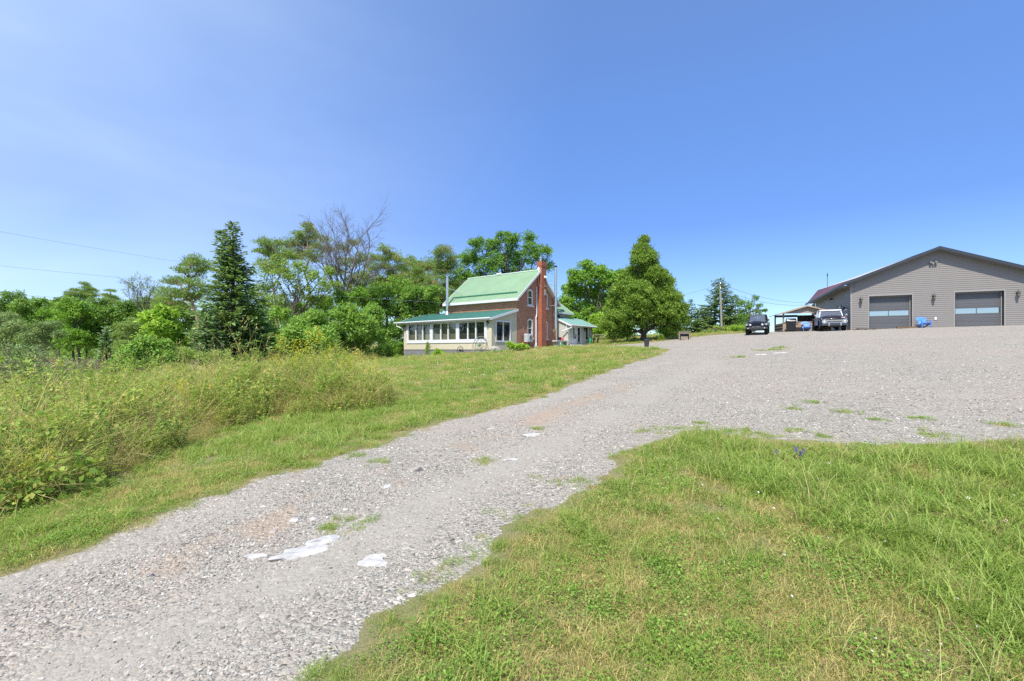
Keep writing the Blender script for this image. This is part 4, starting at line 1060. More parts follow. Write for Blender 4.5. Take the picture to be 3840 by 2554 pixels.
def wheel(parent, x, y, r, wd, rimmat, spokes=5):
    mb = MB(); mb.lathe([(r*.6, -wd*.5), (r*.93, -wd*.5), (r, -wd*.36), (r, wd*.36), (r*.93, wd*.5), (r*.6, wd*.5), (r*.6, -wd*.5)], (x, y, r), 28, 'y', cap=False)
    for k in range(26):
        a = 2*math.pi*k/26; ca, sa = math.cos(a), math.sin(a); d = Vector((ca, 0, sa)); s = Vector((-sa, 0, ca))
        for y0_, y1_ in ((-wd*.42, -wd*.05), (wd*.05, wd*.42)):
            q = [Vector((x, y+yy, r))+d*(r*rr)+s*(r*.045*sg) for rr, yy, sg in ((1.0, y0_, -1), (1.0, y1_, -1), (1.0, y1_, 1), (1.0, y0_, 1))]
            u = [p+d*.014 for p in q]; mb.face(u)
            for i in range(4): mb.face([q[i], q[(i+1) % 4], u[(i+1) % 4], u[i]])
    o = mb.build('wheel', TYRE, parent)
    g = MB(); sg = 1 if y > 0 else -1
    g.lathe([(r*.60, -wd*.42), (r*.57, wd*.15), (r*.22, wd*.30), (r*.16, wd*.42), (.01, wd*.43)] if sg > 0 else [(.01, -wd*.43), (r*.16, -wd*.42), (r*.22, -wd*.30), (r*.57, -wd*.15), (r*.60, wd*.42)], (x, y, r), 20, 'y')
    g.build('rim', rimmat, o, smooth=True)
    return o
def arch_profile(x0, x1, zb, wheels, r, top):
    """side outline: sill with wheel openings, then the given top points from front to back"""
    pts = [(x0, zb)]
    for wx in wheels:
        if wx-r > x0: pts.append((wx-r, zb))
        for k in range(9):
            a = math.pi-math.pi*k/8; q = (wx+r*math.cos(a), zb+.12+r*.82*math.sin(a))
            if x0 < q[0] < x1: pts.append(q)
        if wx+r < x1: pts.append((wx+r, zb))
    pts.append((x1, zb)); return pts+top

def old_pickup(loc, fwd):
    x, y = loc; R = thing('pickup_truck', 'vintage black pickup truck with white cab roof parked by the workshop corner', 'pickup truck', (x, y, hz(x, y)), mat3=ground_mat(x, y, fwd))
    # sides with wheel openings
    b = MB(); prof = arch_profile(-2.55, 2.42, .46, [-1.45, 1.48], .46, [(2.46, .62), (2.44, 1.02), (2.36, 1.13), (1.0, 1.20), (-.62, 1.20), (-.64, 1.16), (-2.55, 1.14)])
    for s in (-1, 1): b.prism(prof, s*.78 if s > 0 else -.98, .98 if s > 0 else -.78)
    b.build('side_panel', PAINT_K, R, bevel=.025, smooth=True)
    b = MB(); b.prism([(2.40, .66), (2.44, 1.0), (2.34, 1.12), (2.1, 1.235), (1.05, 1.30), (1.0, .7)], -.79, .79); b.prism([(2.42, .95), (2.44, 1.02), (2.28, 1.19), (1.1, 1.345), (1.1, 1.2)], -.46, .46)
    b.build('hood', PAINT_K, R, bevel=.035, smooth=True)
    b = MB(); b.box(-.6, 1.05, -.79, .79, .5, .62); b.box(-2.5, -.62, -.79, .79, .62, .7); b.box(-.66, -.60, -.79, .79, .55, 1.2); b.box(-2.55, -2.5, -.79, .79, .55, 1.14); b.box(-2.4, 2.3, -.45, .45, .36, .5); b.build('chassis', PLAST, R)
    b = MB()
    for s in (-1, 1): b.prism(arch_profile(-.62, 1.05, .5, [], .4, [(1.02, 1.21), (-.6, 1.21)]), s*.981 if s > 0 else -.992, .992 if s > 0 else -.981)
    dd = b.build('door', PAINT_K, R); b = MB()
    for s in (-1, 1): b.box(-.45, -.28, min(s*.99, s*1.02), max(s*.99, s*1.02), 1.03, 1.07)
    b.build('handle', CHROME, dd)
    # cab: pillars and roof
    b = MB()
    zt_, zb_ = 1.80, 1.20
    def pil(x0, y0, x1, y1, w_): b.tube([(x0, y0, zb_), (x1, y1, zt_)], w_, 6)
    for s in (-1, 1):
        pil(.98, s*.86, .62, s*.74, .04); pil(-.55, s*.86, -.42, s*.74, .075); b.tube([(.98, s*.9, 1.2), (-.55, s*.9, 1.2)], .03, 6)
    b.prism([(.74, 1.76), (.72, 1.82), (.55, 1.87), (-.3, 1.885), (-.5, 1.84), (-.52, 1.76)], -.80, .80); 
    b.box(-.58, -.5, -.85, .85, 1.2, 1.32)
    b.build('cab_roof', pbr('white_cab_paint', (.80, .80, .78), .25, coat=.6, var=.03), R, bevel=.02, smooth=True)
    b = MB(); b.face([(.965, -.84, 1.22), (.965, .84, 1.22), (.66, .73, 1.77), (.66, -.73, 1.77)]); b.build('windscreen', VGLASS, R)
    b = MB(); 
    for s in (-1, 1): b.face([(.95, s*.875, 1.22), (-.52, s*.875, 1.22), (-.42, s*.76, 1.77), (.63, s*.76, 1.77)])
    b.face([(-.54, -.8, 1.3), (-.54, .8, 1.3), (-.47, .72, 1.77), (-.47, -.72, 1.77)]); b.build('side_glass', VGLASS, R)
    b = MB(); b.box(-.45, .1, -.75, .75, .7, .95); b.box(-.48, -.32, -.75, .75, .9, 1.42); b.box(.7, .98, -.78, .78, .95, 1.2); b.lathe([(.17, -.012), (.19, 0), (.17, .012)], (.55, .38, 1.22), 16, 'x'); b.build('bench_seat', SEATM, R)
    # front
    b = MB(); b.box(2.40, 2.47, -.86, .86, .70, .93); b.build('grille', BLACKM, R)
    b = MB(); b.box(2.455, 2.53, -.60, .60, .855, .945); b.box(2.455, 2.53, -.60, .60, .69, .745); 
    for s in (-1, 1):
        b.lathe([(.185, 2.44), (.19, 2.52), (.135, 2.53), (.125, 2.48)], (0, s*.72, .815), 22, 'x')
    b.box(2.472, 2.50, -.58, .58, .785, .81); b.build('grille_surround', CHROME, R, smooth=True)
    for s in (-1, 1):
        b = MB(); b.lathe([(.125, 2.47), (.10, 2.505), (.05, 2.52), (.005, 2.525)], (0, s*.72, .815), 18, 'x'); b.build('headlight', LENS, R, smooth=True)
    b = MB(); b.prism([(-.98, 2.42), (-.9, 2.58), (-.6, 2.63), (.6, 2.63), (.9, 2.58), (.98, 2.42), (.9, 2.46), (.6, 2.55), (-.6, 2.55), (-.9, 2.46)], .47, .66, 'z') if False else None
    b.prism([(2.40, -.99), (2.58, -.9), (2.63, -.6), (2.63, .6), (2.58, .9), (2.40, .99), (2.42, .9), (2.55, .6), (2.55, -.6), (2.42, -.9)], .47, .65, 'z')
    bo = b.build('bumper', pbr('dark_chrome', (.13, .145, .17), .25, .9, var=.08), R, bevel=.012, smooth=True)
    b = MB()
    for s in (-.42, .42): b.box(2.60, 2.70, s-.045, s+.045, .43, .74)
    b.build('bumper_guard', CHROME, bo, bevel=.02, smooth=True)
    b = MB(); b.box(2.43, 2.452, .50, .78, 1.02, 1.11) if False else None
    q = [(2.375, .50, 1.095), (2.375, .78, 1.095), (2.335, .78, 1.165), (2.335, .50, 1.165)]
    b.tube(q+[q[0]], .012, 5); b.tube([(2.36, .55, 1.13), (2.36, .73, 1.13)], .012, 5); b.build('badge', pbr('pink_white_badge', (.75, .55, .58), .4), R)
    b = MB()
    b.tube([(.85, -.98, 1.2), (.85, -1.12, 1.34)], .012, 5); b.lathe([(.07, .84), (.075, .87), (.02, .89)], (0, -1.14, 1.36), 12, 'x'); b.tube([(.85, .98, 1.2), (.85, 1.12, 1.34)], .012, 5); b.lathe([(.07, .84), (.075, .87), (.02, .89)], (0, 1.14, 1.36), 12, 'x')
    b.build('mirror', CHROME, R)
    for wx in (1.48, -1.45):
        for s in (-1, 1): wheel(R, wx, s*.83, .385, .25, CHROME)
    b = MB(); b.tube([(1.48, -.8, .385), (1.48, .8, .385)], .05, 8); b.lathe([(.02, -.16), (.13, -.1), (.15, 0), (.13, .1), (.02, .16)], (1.48, .12, .37), 12, 'y'); b.tube([(-1.45, -.8, .385), (-1.45, .8, .385)], .05, 8); b.build('axle', BLACKM, R)
    return R

def off_roader(loc, fwd):
    x, y = loc; R = thing('off_roader', 'boxy black off road vehicle with round headlights and slotted grille', 'off road car', (x, y, hz(x, y)), mat3=ground_mat(x, y, fwd))
    b = MB(); b.prism([(.62, .62), (.62, 1.17), (-2.0, 1.17), (-2.05, .62), (-1.72, .62), (-1.65, .85), (-1.5, .98), (-1.1, .98), (-.95, .85), (-.85, .60)], -.80, .80); b.build('tub', PAINT_N, R, bevel=.03, smooth=True)
    # hood narrows to the grille
    b = MB(); T = [(1.84, .60), (.55, .70)]
    top = [[(1.84, -.56, 1.10), (1.84, .56, 1.10)], [(1.5, -.6, 1.165), (1.5, .6, 1.165)], [(.55, -.71, 1.21), (.55, .71, 1.21)]]
    bot = [[(1.84, -.60, .80), (1.84, .60, .80)], [(1.5, -.64, .80), (1.5, .64, .80)], [(.55, -.74, .80), (.55, .74, .80)]]
    for i in range(2):
        b.face([top[i][0], top[i][1], top[i+1][1], top[i+1][0]]); b.face([bot[i][0], bot[i+1][0], bot[i+1][1], bot[i][1]]); b.face([top[i][0], top[i+1][0], bot[i+1][0], bot[i][0]]); b.face([top[i][1], bot[i][1], bot[i+1][1], top[i+1][1]])
    b.face([bot[0][0], bot[0][1], top[0][1], top[0][0]]); b.face([bot[2][0], top[2][0], top[2][1], bot[2][1]])
    b.prism([(1.45, 1.16), (1.35, 1.215), (.7, 1.245), (.6, 1.2)], -.36, .36); b.build('hood', PAINT_N, R, bevel=.025, smooth=True, merge=True)
    # grille with its seven slots
    out = [(-.63, .70), (.63, .70), (.67, .95), (.60, 1.11), (-.60, 1.11), (-.67, .95)]
    sl_ = []
    for k in range(7):
        c = (k-3)*.103; sl_.append([(c-.034, .78), (c+.034, .78), (c+.034, 1.04), (c-.034, 1.04)])
    cir = lambda cy, cz, r_: [(cy+r_*math.cos(a), cz+r_*math.sin(a)) for a in [2*math.pi*i/20 for i in range(20)]]
    hl = [cir(-.49, .92, .105), cir(.49, .92, .105)]
    b = MB(); b.wall(out, sl_+hl, (1.90, 0, 0), UY, UZ, .06)
    for i in range(6):
        a_, c_ = out[i], out[(i+1) % 6]; b.face([(1.90, *a_), (1.84, *a_), (1.84, *c_), (1.90, *c_)])
    b.build('grille', PAINT_N, R)
    b = MB(); b.box(1.835, 1.85, -.62, .62, .71, 1.1); b.build('grille_backing', BLACKM, R)
    for s in (-1, 1):
        b = MB(); b.lathe([(.10, 1.86), (.10, 1.905), (.085, 1.925), (.03, 1.94), (.004, 1.942)], (0, s*.49, .92), 20, 'x'); b.build('headlight', LENS, R, smooth=True)
    b = MB()
    for k in range(7): b.box(1.902, 1.908, (k-3)*.103-.025, (k-3)*.103+.025, .735, .765)
    b.build('grille_inserts', pbr('pale_insert', (.65, .63, .64), .4), R)
    for s in (-1, 1):   # front wings
        b = MB(); y0_, y1_ = (.60, .95) if s > 0 else (-.95, -.60)
        b.prism([(1.90, .86), (1.88, .98), (1.70, 1.05), (1.0, 1.07), (.78, .98), (.62, .70), (.72, .70), (.90, .90), (1.05, .97), (1.62, .97), (1.78, .90), (1.82, .84)], y0_, y1_); b.build('front_wing', FLARE, R, bevel=.02, smooth=True)
        b = MB(); y0_, y1_ = (.78, .95) if s > 0 else (-.95, -.78)
        b.prism([(-.80, .66), (-.88, .92), (-1.05, 1.05), (-1.6, 1.05), (-1.76, .92), (-1.82, .66), (-1.74, .66), (-1.66, .88), (-1.52, .97), (-1.12, .97), (-.96, .88), (-.88, .66)], y0_, y1_); b.build('rear_wing', FLARE, R, bevel=.02, smooth=True)
        b = MB(); b.lathe([(.055, 1.885), (.055, 1.905), (.01, 1.915)], (0, s*.80, .93), 12, 'x') ; b.build('side_lamp', LENS, R)
    b = MB(); b.prism([(1.86, -.92), (2.02, -.86), (2.12, -.5), (2.12, .5), (2.02, .86), (1.86, .92)], .54, .70, 'z'); b.prism([(1.86, -.55), (2.02, -.50), (2.06, -.4), (2.06, .4), (2.02, .5), (1.86, .55)], .42, .54, 'z'); b.prism([(1.86, -.9), (2.0, -.84), (2.05, -.5), (2.05, -.4), (1.86, -.4)], .70, .74, 'z'); b.prism([(1.86, .9), (1.86, .4), (2.05, .4), (2.05, .5), (2.0, .84)], .70, .74, 'z')
    bo = b.build('bumper', pbr('satin_black_bumper', (.045, .045, .048), .32, coat=.3, var=.1), R, bevel=.018, smooth=True)
    for s in (-1, 1):
        b = MB(); b.lathe([(.05, 2.05), (.05, 2.085), (.01, 2.09)], (0, s*.66, .63), 12, 'x'); b.build('fog_lamp', LENS, bo)
    b = MB()
    for s in (-.3, .3): b.tube([(2.09, s, .66), (2.2, s-.05, .68), (2.2, s+.05, .68), (2.09, s+.0, .64)], .018, 6)
    b.build('tow_hook', FLARE, bo)
    # cabin
    b = MB()
    for s in (-1, 1):
        b.tube([(.58, s*.70, 1.19), (.28, s*.62, 1.74)], .038, 6); b.tube([(-.55, s*.73, 1.17), (-.55, s*.64, 1.74)], .05, 6); b.tube([(-1.95, s*.73, 1.17), (-1.88, s*.64, 1.74)], .06, 6); b.tube([(.5, s*.735, 1.18), (-1.95, s*.735, 1.18)], .03, 6)
    b.tube([(.285, -.62, 1.74), (.285, .62, 1.74)], .035, 6); b.tube([(.58, -.7, 1.20), (.58, .7, 1.20)], .035, 6); b.build('cabin_frame', PAINT_N, R)
    b = MB(); b.prism([(.30, 1.73), (.26, 1.79), (-.2, 1.83), (-1.8, 1.82), (-1.95, 1.78), (-1.96, 1.72)], -.66, .66); b.build('roof', pbr('black_soft_top', (.03, .032, .04), .6), R, bevel=.03, smooth=True)
    b = MB(); b.face([(.57, -.68, 1.22), (.57, .68, 1.22), (.30, .61, 1.72), (.30, -.61, 1.72)]); b.build('windscreen', VGLASS, R)
    b = MB()
    for s in (-1, 1): b.face([(.52, s*.715, 1.2), (-1.9, s*.715, 1.2), (-1.85, s*.635, 1.72), (.28, s*.635, 1.72)])
    b.face([(-1.99, -.7, 1.2), (-1.99, .7, 1.2), (-1.92, .63, 1.72), (-1.92, -.63, 1.72)]); b.build('side_glass', VGLASS, R)
    b = MB()
    for s in (-.36, .36): b.box(-.5, 0, s-.24, s+.24, .8, 1.05); b.box(-.55, -.4, s-.24, s+.24, 1.0, 1.5); b.box(-.54, -.44, s-.12, s+.12, 1.52, 1.68)
    b.box(.35, .6, -.68, .68, 1.0, 1.2); b.lathe([(.16, -.012), (.18, 0), (.16, .012)], (.2, .36, 1.2), 16, 'x'); b.build('seat', SEATM, R)
    b = MB()
    for s in (-1, 1): b.box(.36, .46, min(s*.82, s*1.04), max(s*.82, s*1.0), 1.22, 1.38); b.tube([(.42, s*.7, 1.2), (.42, s*.86, 1.26)], .025, 6)
    b.build('mirror', PLAST, R, bevel=.02)
    b = MB(); b.tube([(.60, -.5, 1.225), (.5, .05, 1.34)], .01, 5); b.tube([(.60, .1, 1.225), (.5, .62, 1.34)], .01, 5); b.build('wiper', BLACKM, R)
    for wx in (1.36, -1.3):
        for s in (-1, 1): wheel(R, wx, s*.76, .415, .285, PLAST)
    b = MB(); b.tube([(1.36, -.75, .415), (1.36, .75, .415)], .05, 8); b.tube([(-1.3, -.75, .415), (-1.3, .75, .415)], .05, 8); b.box(-1.9, 1.85, -.42, -.32, .5, .62); b.box(-1.9, 1.85, .32, .42, .5, .62); b.build('axle', BLACKM, R)
    b = MB(); b.lathe([(.4, -2.35), (.4, -2.1), (.2, -2.05)], (0, .1, 1.0), 20, 'x'); b.build('spare_wheel', TYRE, R)
    return R
tx, ty = PX(3129, 38.4), 38.4
TF = Vector((-.44, -.90)); TFn = TF.normalized()
old_pickup((tx-TFn.x*2.4, ty-TFn.y*2.4), TF)
jx, jy = PX(2836, 38.6), 38.6
JF = Vector((-.535, -.845)).normalized()
jeep_ = off_roader((jx-JF.x*1.95, jy-JF.y*1.95), JF); jeep_.scale = (.94,)*3

# ------------------------------------------------------------------ chairs, shelter, yard things
def adirondack():
    R = thing('garden_chair', 'x', 'chair', (0, 0, 0))
    b = MB()
    for k in range(5):   # seat slats
        x = .30-.115*k; b.box(x-.052, x+.052, -.27, .27, .37-.028*k, .395-.028*k)
    b.build('seat', BLUEP, R, bevel=.006)
    b = MB()
    for k in range(7):   # fan of back slats
        t = (k-3)/3; a = t*.16; w_ = .036; L = .70-.10*t*t
        for dx in (0,):
            p0 = Vector((-.22, t*.21, .27)); d = Vector((-.42*math.cos(a), math.sin(a), .9)).normalized(); s = Vector((0, 1, -math.sin(a)*.6)).normalized(); n = d.cross(s).normalized()
            A = [p0-s*w_, p0+s*w_, p0+d*L+s*(w_+.012), p0+d*(L+.02), p0+d*L-s*(w_+.012)]; B = [q+n*.022 for q in A]
            b.face(A); b.face(B[::-1])
            for i in range(5): b.face([A[i], B[i], B[(i+1) % 5], A[(i+1) % 5]])
    for z_, wd in ((.42, .25), (.70, .28)): b.box(-.22-.42*(z_-.27)-.045, -.22-.42*(z_-.27)-.02, -wd, wd, z_, z_+.06)
    b.build('backrest', BLUEP, R)
    for s in (-1, 1):
        b = MB(); b.prism([(.36, s*.30), (.36, s*.42), (-.25, s*.38), (-.42, s*.30), (-.3, s*.27)], .56, .585, 'z'); b.build('armrest', BLUEP, R, bevel=.006)
        b = MB(); b.prism([(.28, 0), (.37, 0), (.36, .56), (.29, .56)], s*.30-.02 if s > 0 else -.32, s*.30+.02 if s > 0 else -.28); b.build('leg', BLUEP, R, bevel=.005)
        b = MB(); b.prism([(.33, .37), (.33, .27), (-.62, 0), (-.72, 0), (-.2, .26)], s*.26-.015, s*.26+.015); b.build('leg', BLUEP, R, bevel=.005)
    return R
chair = adirondack(); x, y = bw(4.75, -.95); chair.location = (x, y, hz(x, y)); chair.rotation_euler.z = math.radians(-108)
tag(chair, 'blue plastic fan back chair against the workshop siding between the two garage doors', 'chair', 'blue garden chairs'); chair.scale = (1.03,)*3
c2 = copy_tree(chair); x, y = PX(3024, 42.2), 42.2; c2.location = (x, y, hz(x, y)); c2.rotation_euler.z = math.radians(-112)
tag(c2, 'blue plastic fan back chair in front of the wooden shelter beside the barbecue', 'chair', 'blue garden chairs')

# wooden shelter with a gable roof beside the workshop
sx, sy = PX(2936, 43.5), 43.5; sz = hz(sx+1, sy)-.05
sh = thing('garden_shelter', 'open weathered board shelter with a low gable roof beside the workshop', 'shelter', (sx, sy, sz), math.radians(-18))
W_, D_ = 4.0, 3.2
b = MB()
for k in range(26):
    x0_ = k*W_/26
    z_ = .96
    b.box(x0_+.004, x0_+W_/26-.006, 0, .025, .04+.01*(k % 3), z_)
b.box(-.02, W_, -.03, .0, .90, .97); b.build('front_boarding', WOODL, sh)
for (px_, py_) in ((0, 0), (W_-.1, 0), (0, D_), (W_-.1, D_)):
    b = MB(); b.box(px_, px_+.12, py_+.03, py_+.15, -.5, 1.86); b.build('post', WOODG, sh)
b = MB()
for k in range(20):
    x0_, x1_ = -.1+k*(W_+.2)/20, -.1+(k+1)*(W_+.2)/20-.008; f = lambda q: 2.40-abs(q-W_/2)*.31
    b.prism([(x0_, 1.78), (x1_, 1.78), (x1_, f(x1_)), (x0_, f(x0_))], -.02, .004)
b.build('gable_boarding', WOODL, sh)
b = MB(); roof_slab(b, (-.45, -.25, 1.76), (-.45, D_+.4, 1.76), (W_/2, D_+.4, 2.52), (W_/2, -.25, 2.52), .05); roof_slab(b, (W_+.45, D_+.4, 1.76), (W_+.45, -.25, 1.76), (W_/2, -.25, 2.522), (W_/2, D_+.4, 2.522), .05); b.build('roof', WOODG, sh)
b = MB(); b.prism([(-.45, 1.64), (-.45, 1.77), (W_/2, 2.53), (W_/2, 2.40)], -.29, -.252); b.prism([(W_/2, 2.40), (W_/2, 2.53), (W_+.45, 1.77), (W_+.45, 1.64)], -.29, -.252); b.build('barge_board', WOODL, sh)
b = MB(); b.box(2.05, W_, D_+.02, D_+.05, .0, 1.8); b.box(0, 2.05, D_+.02, D_+.05, 0, .9); b.box(-.02, 2.05, D_+.02, D_+.05, 1.62, 1.85); b.build('back_screen', pbr('dark_boards', (.115, .105, .10), .9, var=.2), sh)
b = MB(); b.box(-.02, .0, 0.2, D_, 0, 1.85) if False else None
for k in range(3): b.box(.02, .06, .2, D_, .1+k*.3, .28+k*.3)
b.tube([(.05, .15, .1), (.05, .15, 1.8)], .05, 6); b.build('side_rail', WOODG, sh)
# barbecue
x, y = PX(2966, 42.6), 42.6; q = thing('barbecue', 'black gas barbecue with closed lid in front of the shelter post', 'barbecue', (x, y, hz(x, y)), math.radians(-20))
b = MB(); b.box(-.36, .36, -.25, .25, .08, .78); b.build('cabinet', BLACKM, q, bevel=.02)
b = MB(); b.prism([(-.3, .86), (-.3, 1.0), (-.22, 1.16), (-.05, 1.25), (.12, 1.22), (.26, 1.05), (.3, .86)], -.40, .40, 'x'); b.build('lid', PAINT_K, q, bevel=.02, smooth=True)
b = MB(); b.tube([(-.3, -.33, 1.0), (.3, -.33, 1.0)], .018, 6); b.build('handle', STEEL, q)
b = MB(); b.box(-.62, .62, -.27, .25, .78, .86); b.build('side_shelf', PLAST, q)
b = MB()
for s in (-.3, .3): b.lathe([(.07, -.02), (.07, .02)], (s, -.2, .07), 12, 'x'); b.lathe([(.07, -.02), (.07, .02)], (s, .2, .07), 12, 'x')
b.build('castor', TYRE, q)
# low slatted crate-table by the chair
x, y = PX(2990, 42.8), 42.8; q = thing('slatted_bench', 'small rough wooden bench between the barbecue and the blue chair', 'bench', (x, y, hz(x, y)), math.radians(-20))
b = MB(); b.box(-.55, .55, -.2, .2, .62, .68); b.build('seat', WOODL, q)
for s in (-1, 1):
    b = MB(); b.box(s*.5-.03, s*.5+.03, -.18, .18, 0, .62); b.build('leg', WOODG, q)
# things on the gravel by the doors
x, y = bw(.9, -.9); q = MB()
for k in range(5): q.box(-.7, .7, -.42+k*.17, -.42+k*.17+.13, .05, .075)
for k in (-.6, 0, .55): q.box(k, k+.08, -.42, .39, 0, .05)
o = q.build('wooden_pallet', pbr('dark_wet_board', (.10, .09, .075), .8, var=.3)); o.location = (x, y, hz(x, y)); o.rotation_euler = (0, .04, math.radians(-22)); tag(o, 'low dark board pallet lying on the gravel at the workshop corner', 'pallet')
x, y = bw(3.75, -.75); q = MB(); q.box(-.75, .75, -.12, .12, 0, .14); q.box(-.5, .4, .13, .22, 0, .08); o = q.build('timber_baulk', pbr('brown_timber', (.15, .095, .06), .85, var=.3), bevel=.01); o.location = (x, y, hz(x, y)-.01); o.rotation_euler.z = math.radians(-25); tag(o, 'brown timber lying in front of the first garage door', 'timber')

# ------------------------------------------------------------------ things around the house
def on(x, y, d=0): return (*hw(x, y), hz(*hw(x, y))+d)
HR = math.radians(54)
# heat pump on its stand
q = thing('heat_pump', 'white outdoor heat pump unit on a stand at the brick gable', 'heat pump', (*hw(4.35, -.45), .62), HR)
b = MB(); b.box(-.42, .42, -.16, .17, 0, .66); b.build('casing', WHITE, q, bevel=.02)
b = MB(); b.lathe([(.27, -.18), (.285, -.165), (.27, -.155)], (.08, 0, .33), 28, 'y'); 
for k in range(7): b.lathe([(.04+.035*k, -.182), (.05+.035*k, -.178), (.04+.035*k, -.170)], (.08, 0, .33), 24, 'y')
b.build('fan_grille', pbr('grille_grey', (.5, .5, .5), .5), q)
b = MB()
for k in range(9): b.box(-.425, -.421, -.13+.033*k, -.13+.033*k+.015, .06, .6)
b.build('side_vent', pbr('vent_grey', (.25, .25, .25), .6), q)
for s in (-.3, .3):
    b = MB(); b.tube([(s, -.16, 0), (s, -.2, -.75)], .02, 6); b.tube([(s, .16, 0), (s, .2, -.75)], .02, 6); b.build('leg', BLACKM, q)
# wagon wheels
def iron_wheel(label, R_, spokes, loc, rz, lean, rim=.03, mat_=DARKM, hub=None, grp='old iron wheels by the house'):
    q = thing('wagon_wheel', label, 'wheel', loc, 0, grp); q.rotation_euler = (lean, 0, rz)
    b = MB(); b.lathe([(R_-rim*1.4, -rim), (R_, -rim), (R_, rim), (R_-rim*1.4, rim), (R_-rim*1.4, -rim)], (0, 0, R_), 40, 'y', cap=False); b.build('rim', mat_, q)
    b = MB()
    for k in range(spokes):
        a = 2*math.pi*k/spokes+.2; b.tube([(math.cos(a)*.05, 0, R_+math.sin(a)*.05), (math.cos(a)*(R_-rim), 0, R_+math.sin(a)*(R_-rim))], .011, 6)
    b.build('spokes', mat_, q)
    b = MB(); b.lathe([(.03, -.10), (.07, -.08), (.075, .08), (.03, .1)], (0, 0, R_), 14, 'y'); b.build('hub', hub or mat_, q)
    return q
RUSTG = pbr('greenish_grey_iron', (.20, .22, .19), .7, var=.25)
iron_wheel('large spoked iron wheel leaning on the cream sunroom corner', .70, 14, on(-.42, .95, -.08), math.radians(54+90), .22, .022, RUSTG, GREENP)
iron_wheel('small dark iron wheel leaning on the sunroom skirting', .33, 8, on(-.35, 3.0, -.03), math.radians(54+90), .25, .018)
iron_wheel('dark wheel propped at the far end of the porch wall', .42, 10, on(14.95, -1.65, -.02), math.radians(54+20), .2, .045)
# boulder
def rock(name, label, loc, r, mat_, rz=0, group=None, sub=3, seed=1):
    bm = bmesh.new(); bmesh.ops.create_icosphere(bm, subdivisions=sub, radius=1); rng = np.random.default_rng(seed); off = rng.uniform(0, 50, 3)
    pl = [Vector(rng.normal(0, 1, 3)).normalized() for _ in range(9)]; pd = rng.uniform(.45, .95, 9)
    for v in bm.verts:
        p = v.co.copy()
        for n_, d_ in zip(pl, pd):
            k = p.dot(n_)
            if k > d_: p -= n_*(k-d_)*.85
        p *= 1+.55*(float(vnoise(p.x*1.7+off[0], p.y*1.7+p.z+off[1], 2))-.5)+.2*(float(vnoise(p.x*5+off[0], p.y*5+off[1], 3))-.5)
        v.co = (p.x*r[0], p.y*r[1], p.z*r[2])
    me = bpy.data.meshes.new(name); bm.to_mesh(me); bm.free(); me.materials.append(mat_)
    o = link_mesh(name, me); o.location = loc; o.rotation_euler.z = rz; tag(o, label, 'rock', group); return o
GRANITE = pbr('pale_granite', (.36, .33, .29), .85, var=.25, scale=7, bump=.6, bscale=30)
BEDROCK = pbr('white_quartz_rock', (.43, .42, .40), .8, var=.36, scale=9, bump=1.0, bscale=16)
PINKR = pbr('pink_stone', (.36, .31, .275), .85, var=.2, scale=8, bump=.6)
DARKR = pbr('dark_stone', (.14, .13, .13), .85, var=.2, scale=9)
rock('boulder', 'rounded pale boulder at the sunroom corner', on(-.30, -.75, .12), (.48, .36, .36), GRANITE, .5, seed=4)
# milk cans
def milk_can(label, loc, s=1.0):
    q = thing('milk_can', label, 'milk can', loc, 0, 'green milk cans'); q.scale = (s, s, s)
    b = MB(); b.lathe([(.165, 0), (.17, .02), (.17, .40), (.155, .47), (.10, .56), (.095, .64), (.12, .66)], (0, 0, 0), 20); b.build('body', GREENP, q, smooth=True)
    b = MB(); b.lathe([(.125, .655), (.13, .70), (.10, .72), (.03, .73)], (0, 0, 0), 20); b.build('lid', GREENP, q, smooth=True)
    for s_ in (-1, 1):
        b = MB(); b.tube([(s_*.15, 0, .44), (s_*.215, 0, .46), (s_*.20, 0, .54), (s_*.12, 0, .55)], .014, 6); b.build('handle', GREENP, q)
milk_can('green milk can standing in front of the stone planter', on(8.35, -1.4, -.28)); milk_can('green milk can standing at the porch wall beside the dark wheel', on(13.45, -1.62, .0))
# stone bench / planter with its pots
bx_, by_ = hw(8.9, -.95); bz = hz(bx_, by_)
q = thing('stone_bench', 'grey slab bench on block legs against the brick gable', 'bench', (bx_, by_, bz), HR)
b = MB(); b.box(-1.15, 1.05, -.26, .26, .46, .60); b.build('slab', CONC, q, bevel=.02)
for s in (-.95, .55):
    b = MB(); b.box(s, s+.34, -.22, .22, -.1, .46); b.build('leg', CONC, q, bevel=.015)
q = MB(); q.lathe([(.10, 0), (.145, .24), (.16, .24), (.16, .27), (.13, .27), (.1, .05)], (0, 0, 0), 16); o = q.build('flower_pot', BLACKM); o.location = (*hw(8.6, -.98), bz+.60); tag(o, 'black plastic flower pot on the slab bench', 'pot')
q = thing('watering_can', 'small red jug next to the black pot on the slab bench', 'jug', (*hw(9.05, -1.0), bz+.60), HR)
b = MB(); b.lathe([(.10, 0), (.125, .03), (.12, .16), (.06, .25), (.055, .28)], (0, 0, 0), 16); b.build('body', REDP, q, smooth=True)
b = MB(); b.tube([(.05, 0, .27), (.15, 0, .26), (.16, 0, .15), (.11, 0, .08)], .014, 6); b.build('handle', REDP, q); b = MB(); b.tube([(-.09, 0, .1), (-.2, 0, .27)], .018, 6); b.build('spout', REDP, q)
for i, (xx, yy, sc, lb) in enumerate(((9.75, -1.55, .22, 'pinkish rubble stone at the porch corner, largest of its heap'), (10.1, -1.62, .17, 'flat rubble stone of the heap nearest the white porch door'), (9.5, -1.7, .14, 'small rubble stone at the front of the porch corner heap'))):
    rock('rubble_stone', lb, on(xx, yy, .05), (sc, sc*.8, sc*.7), PINKR, i, 'rubble at the porch corner', 2, 20+i)
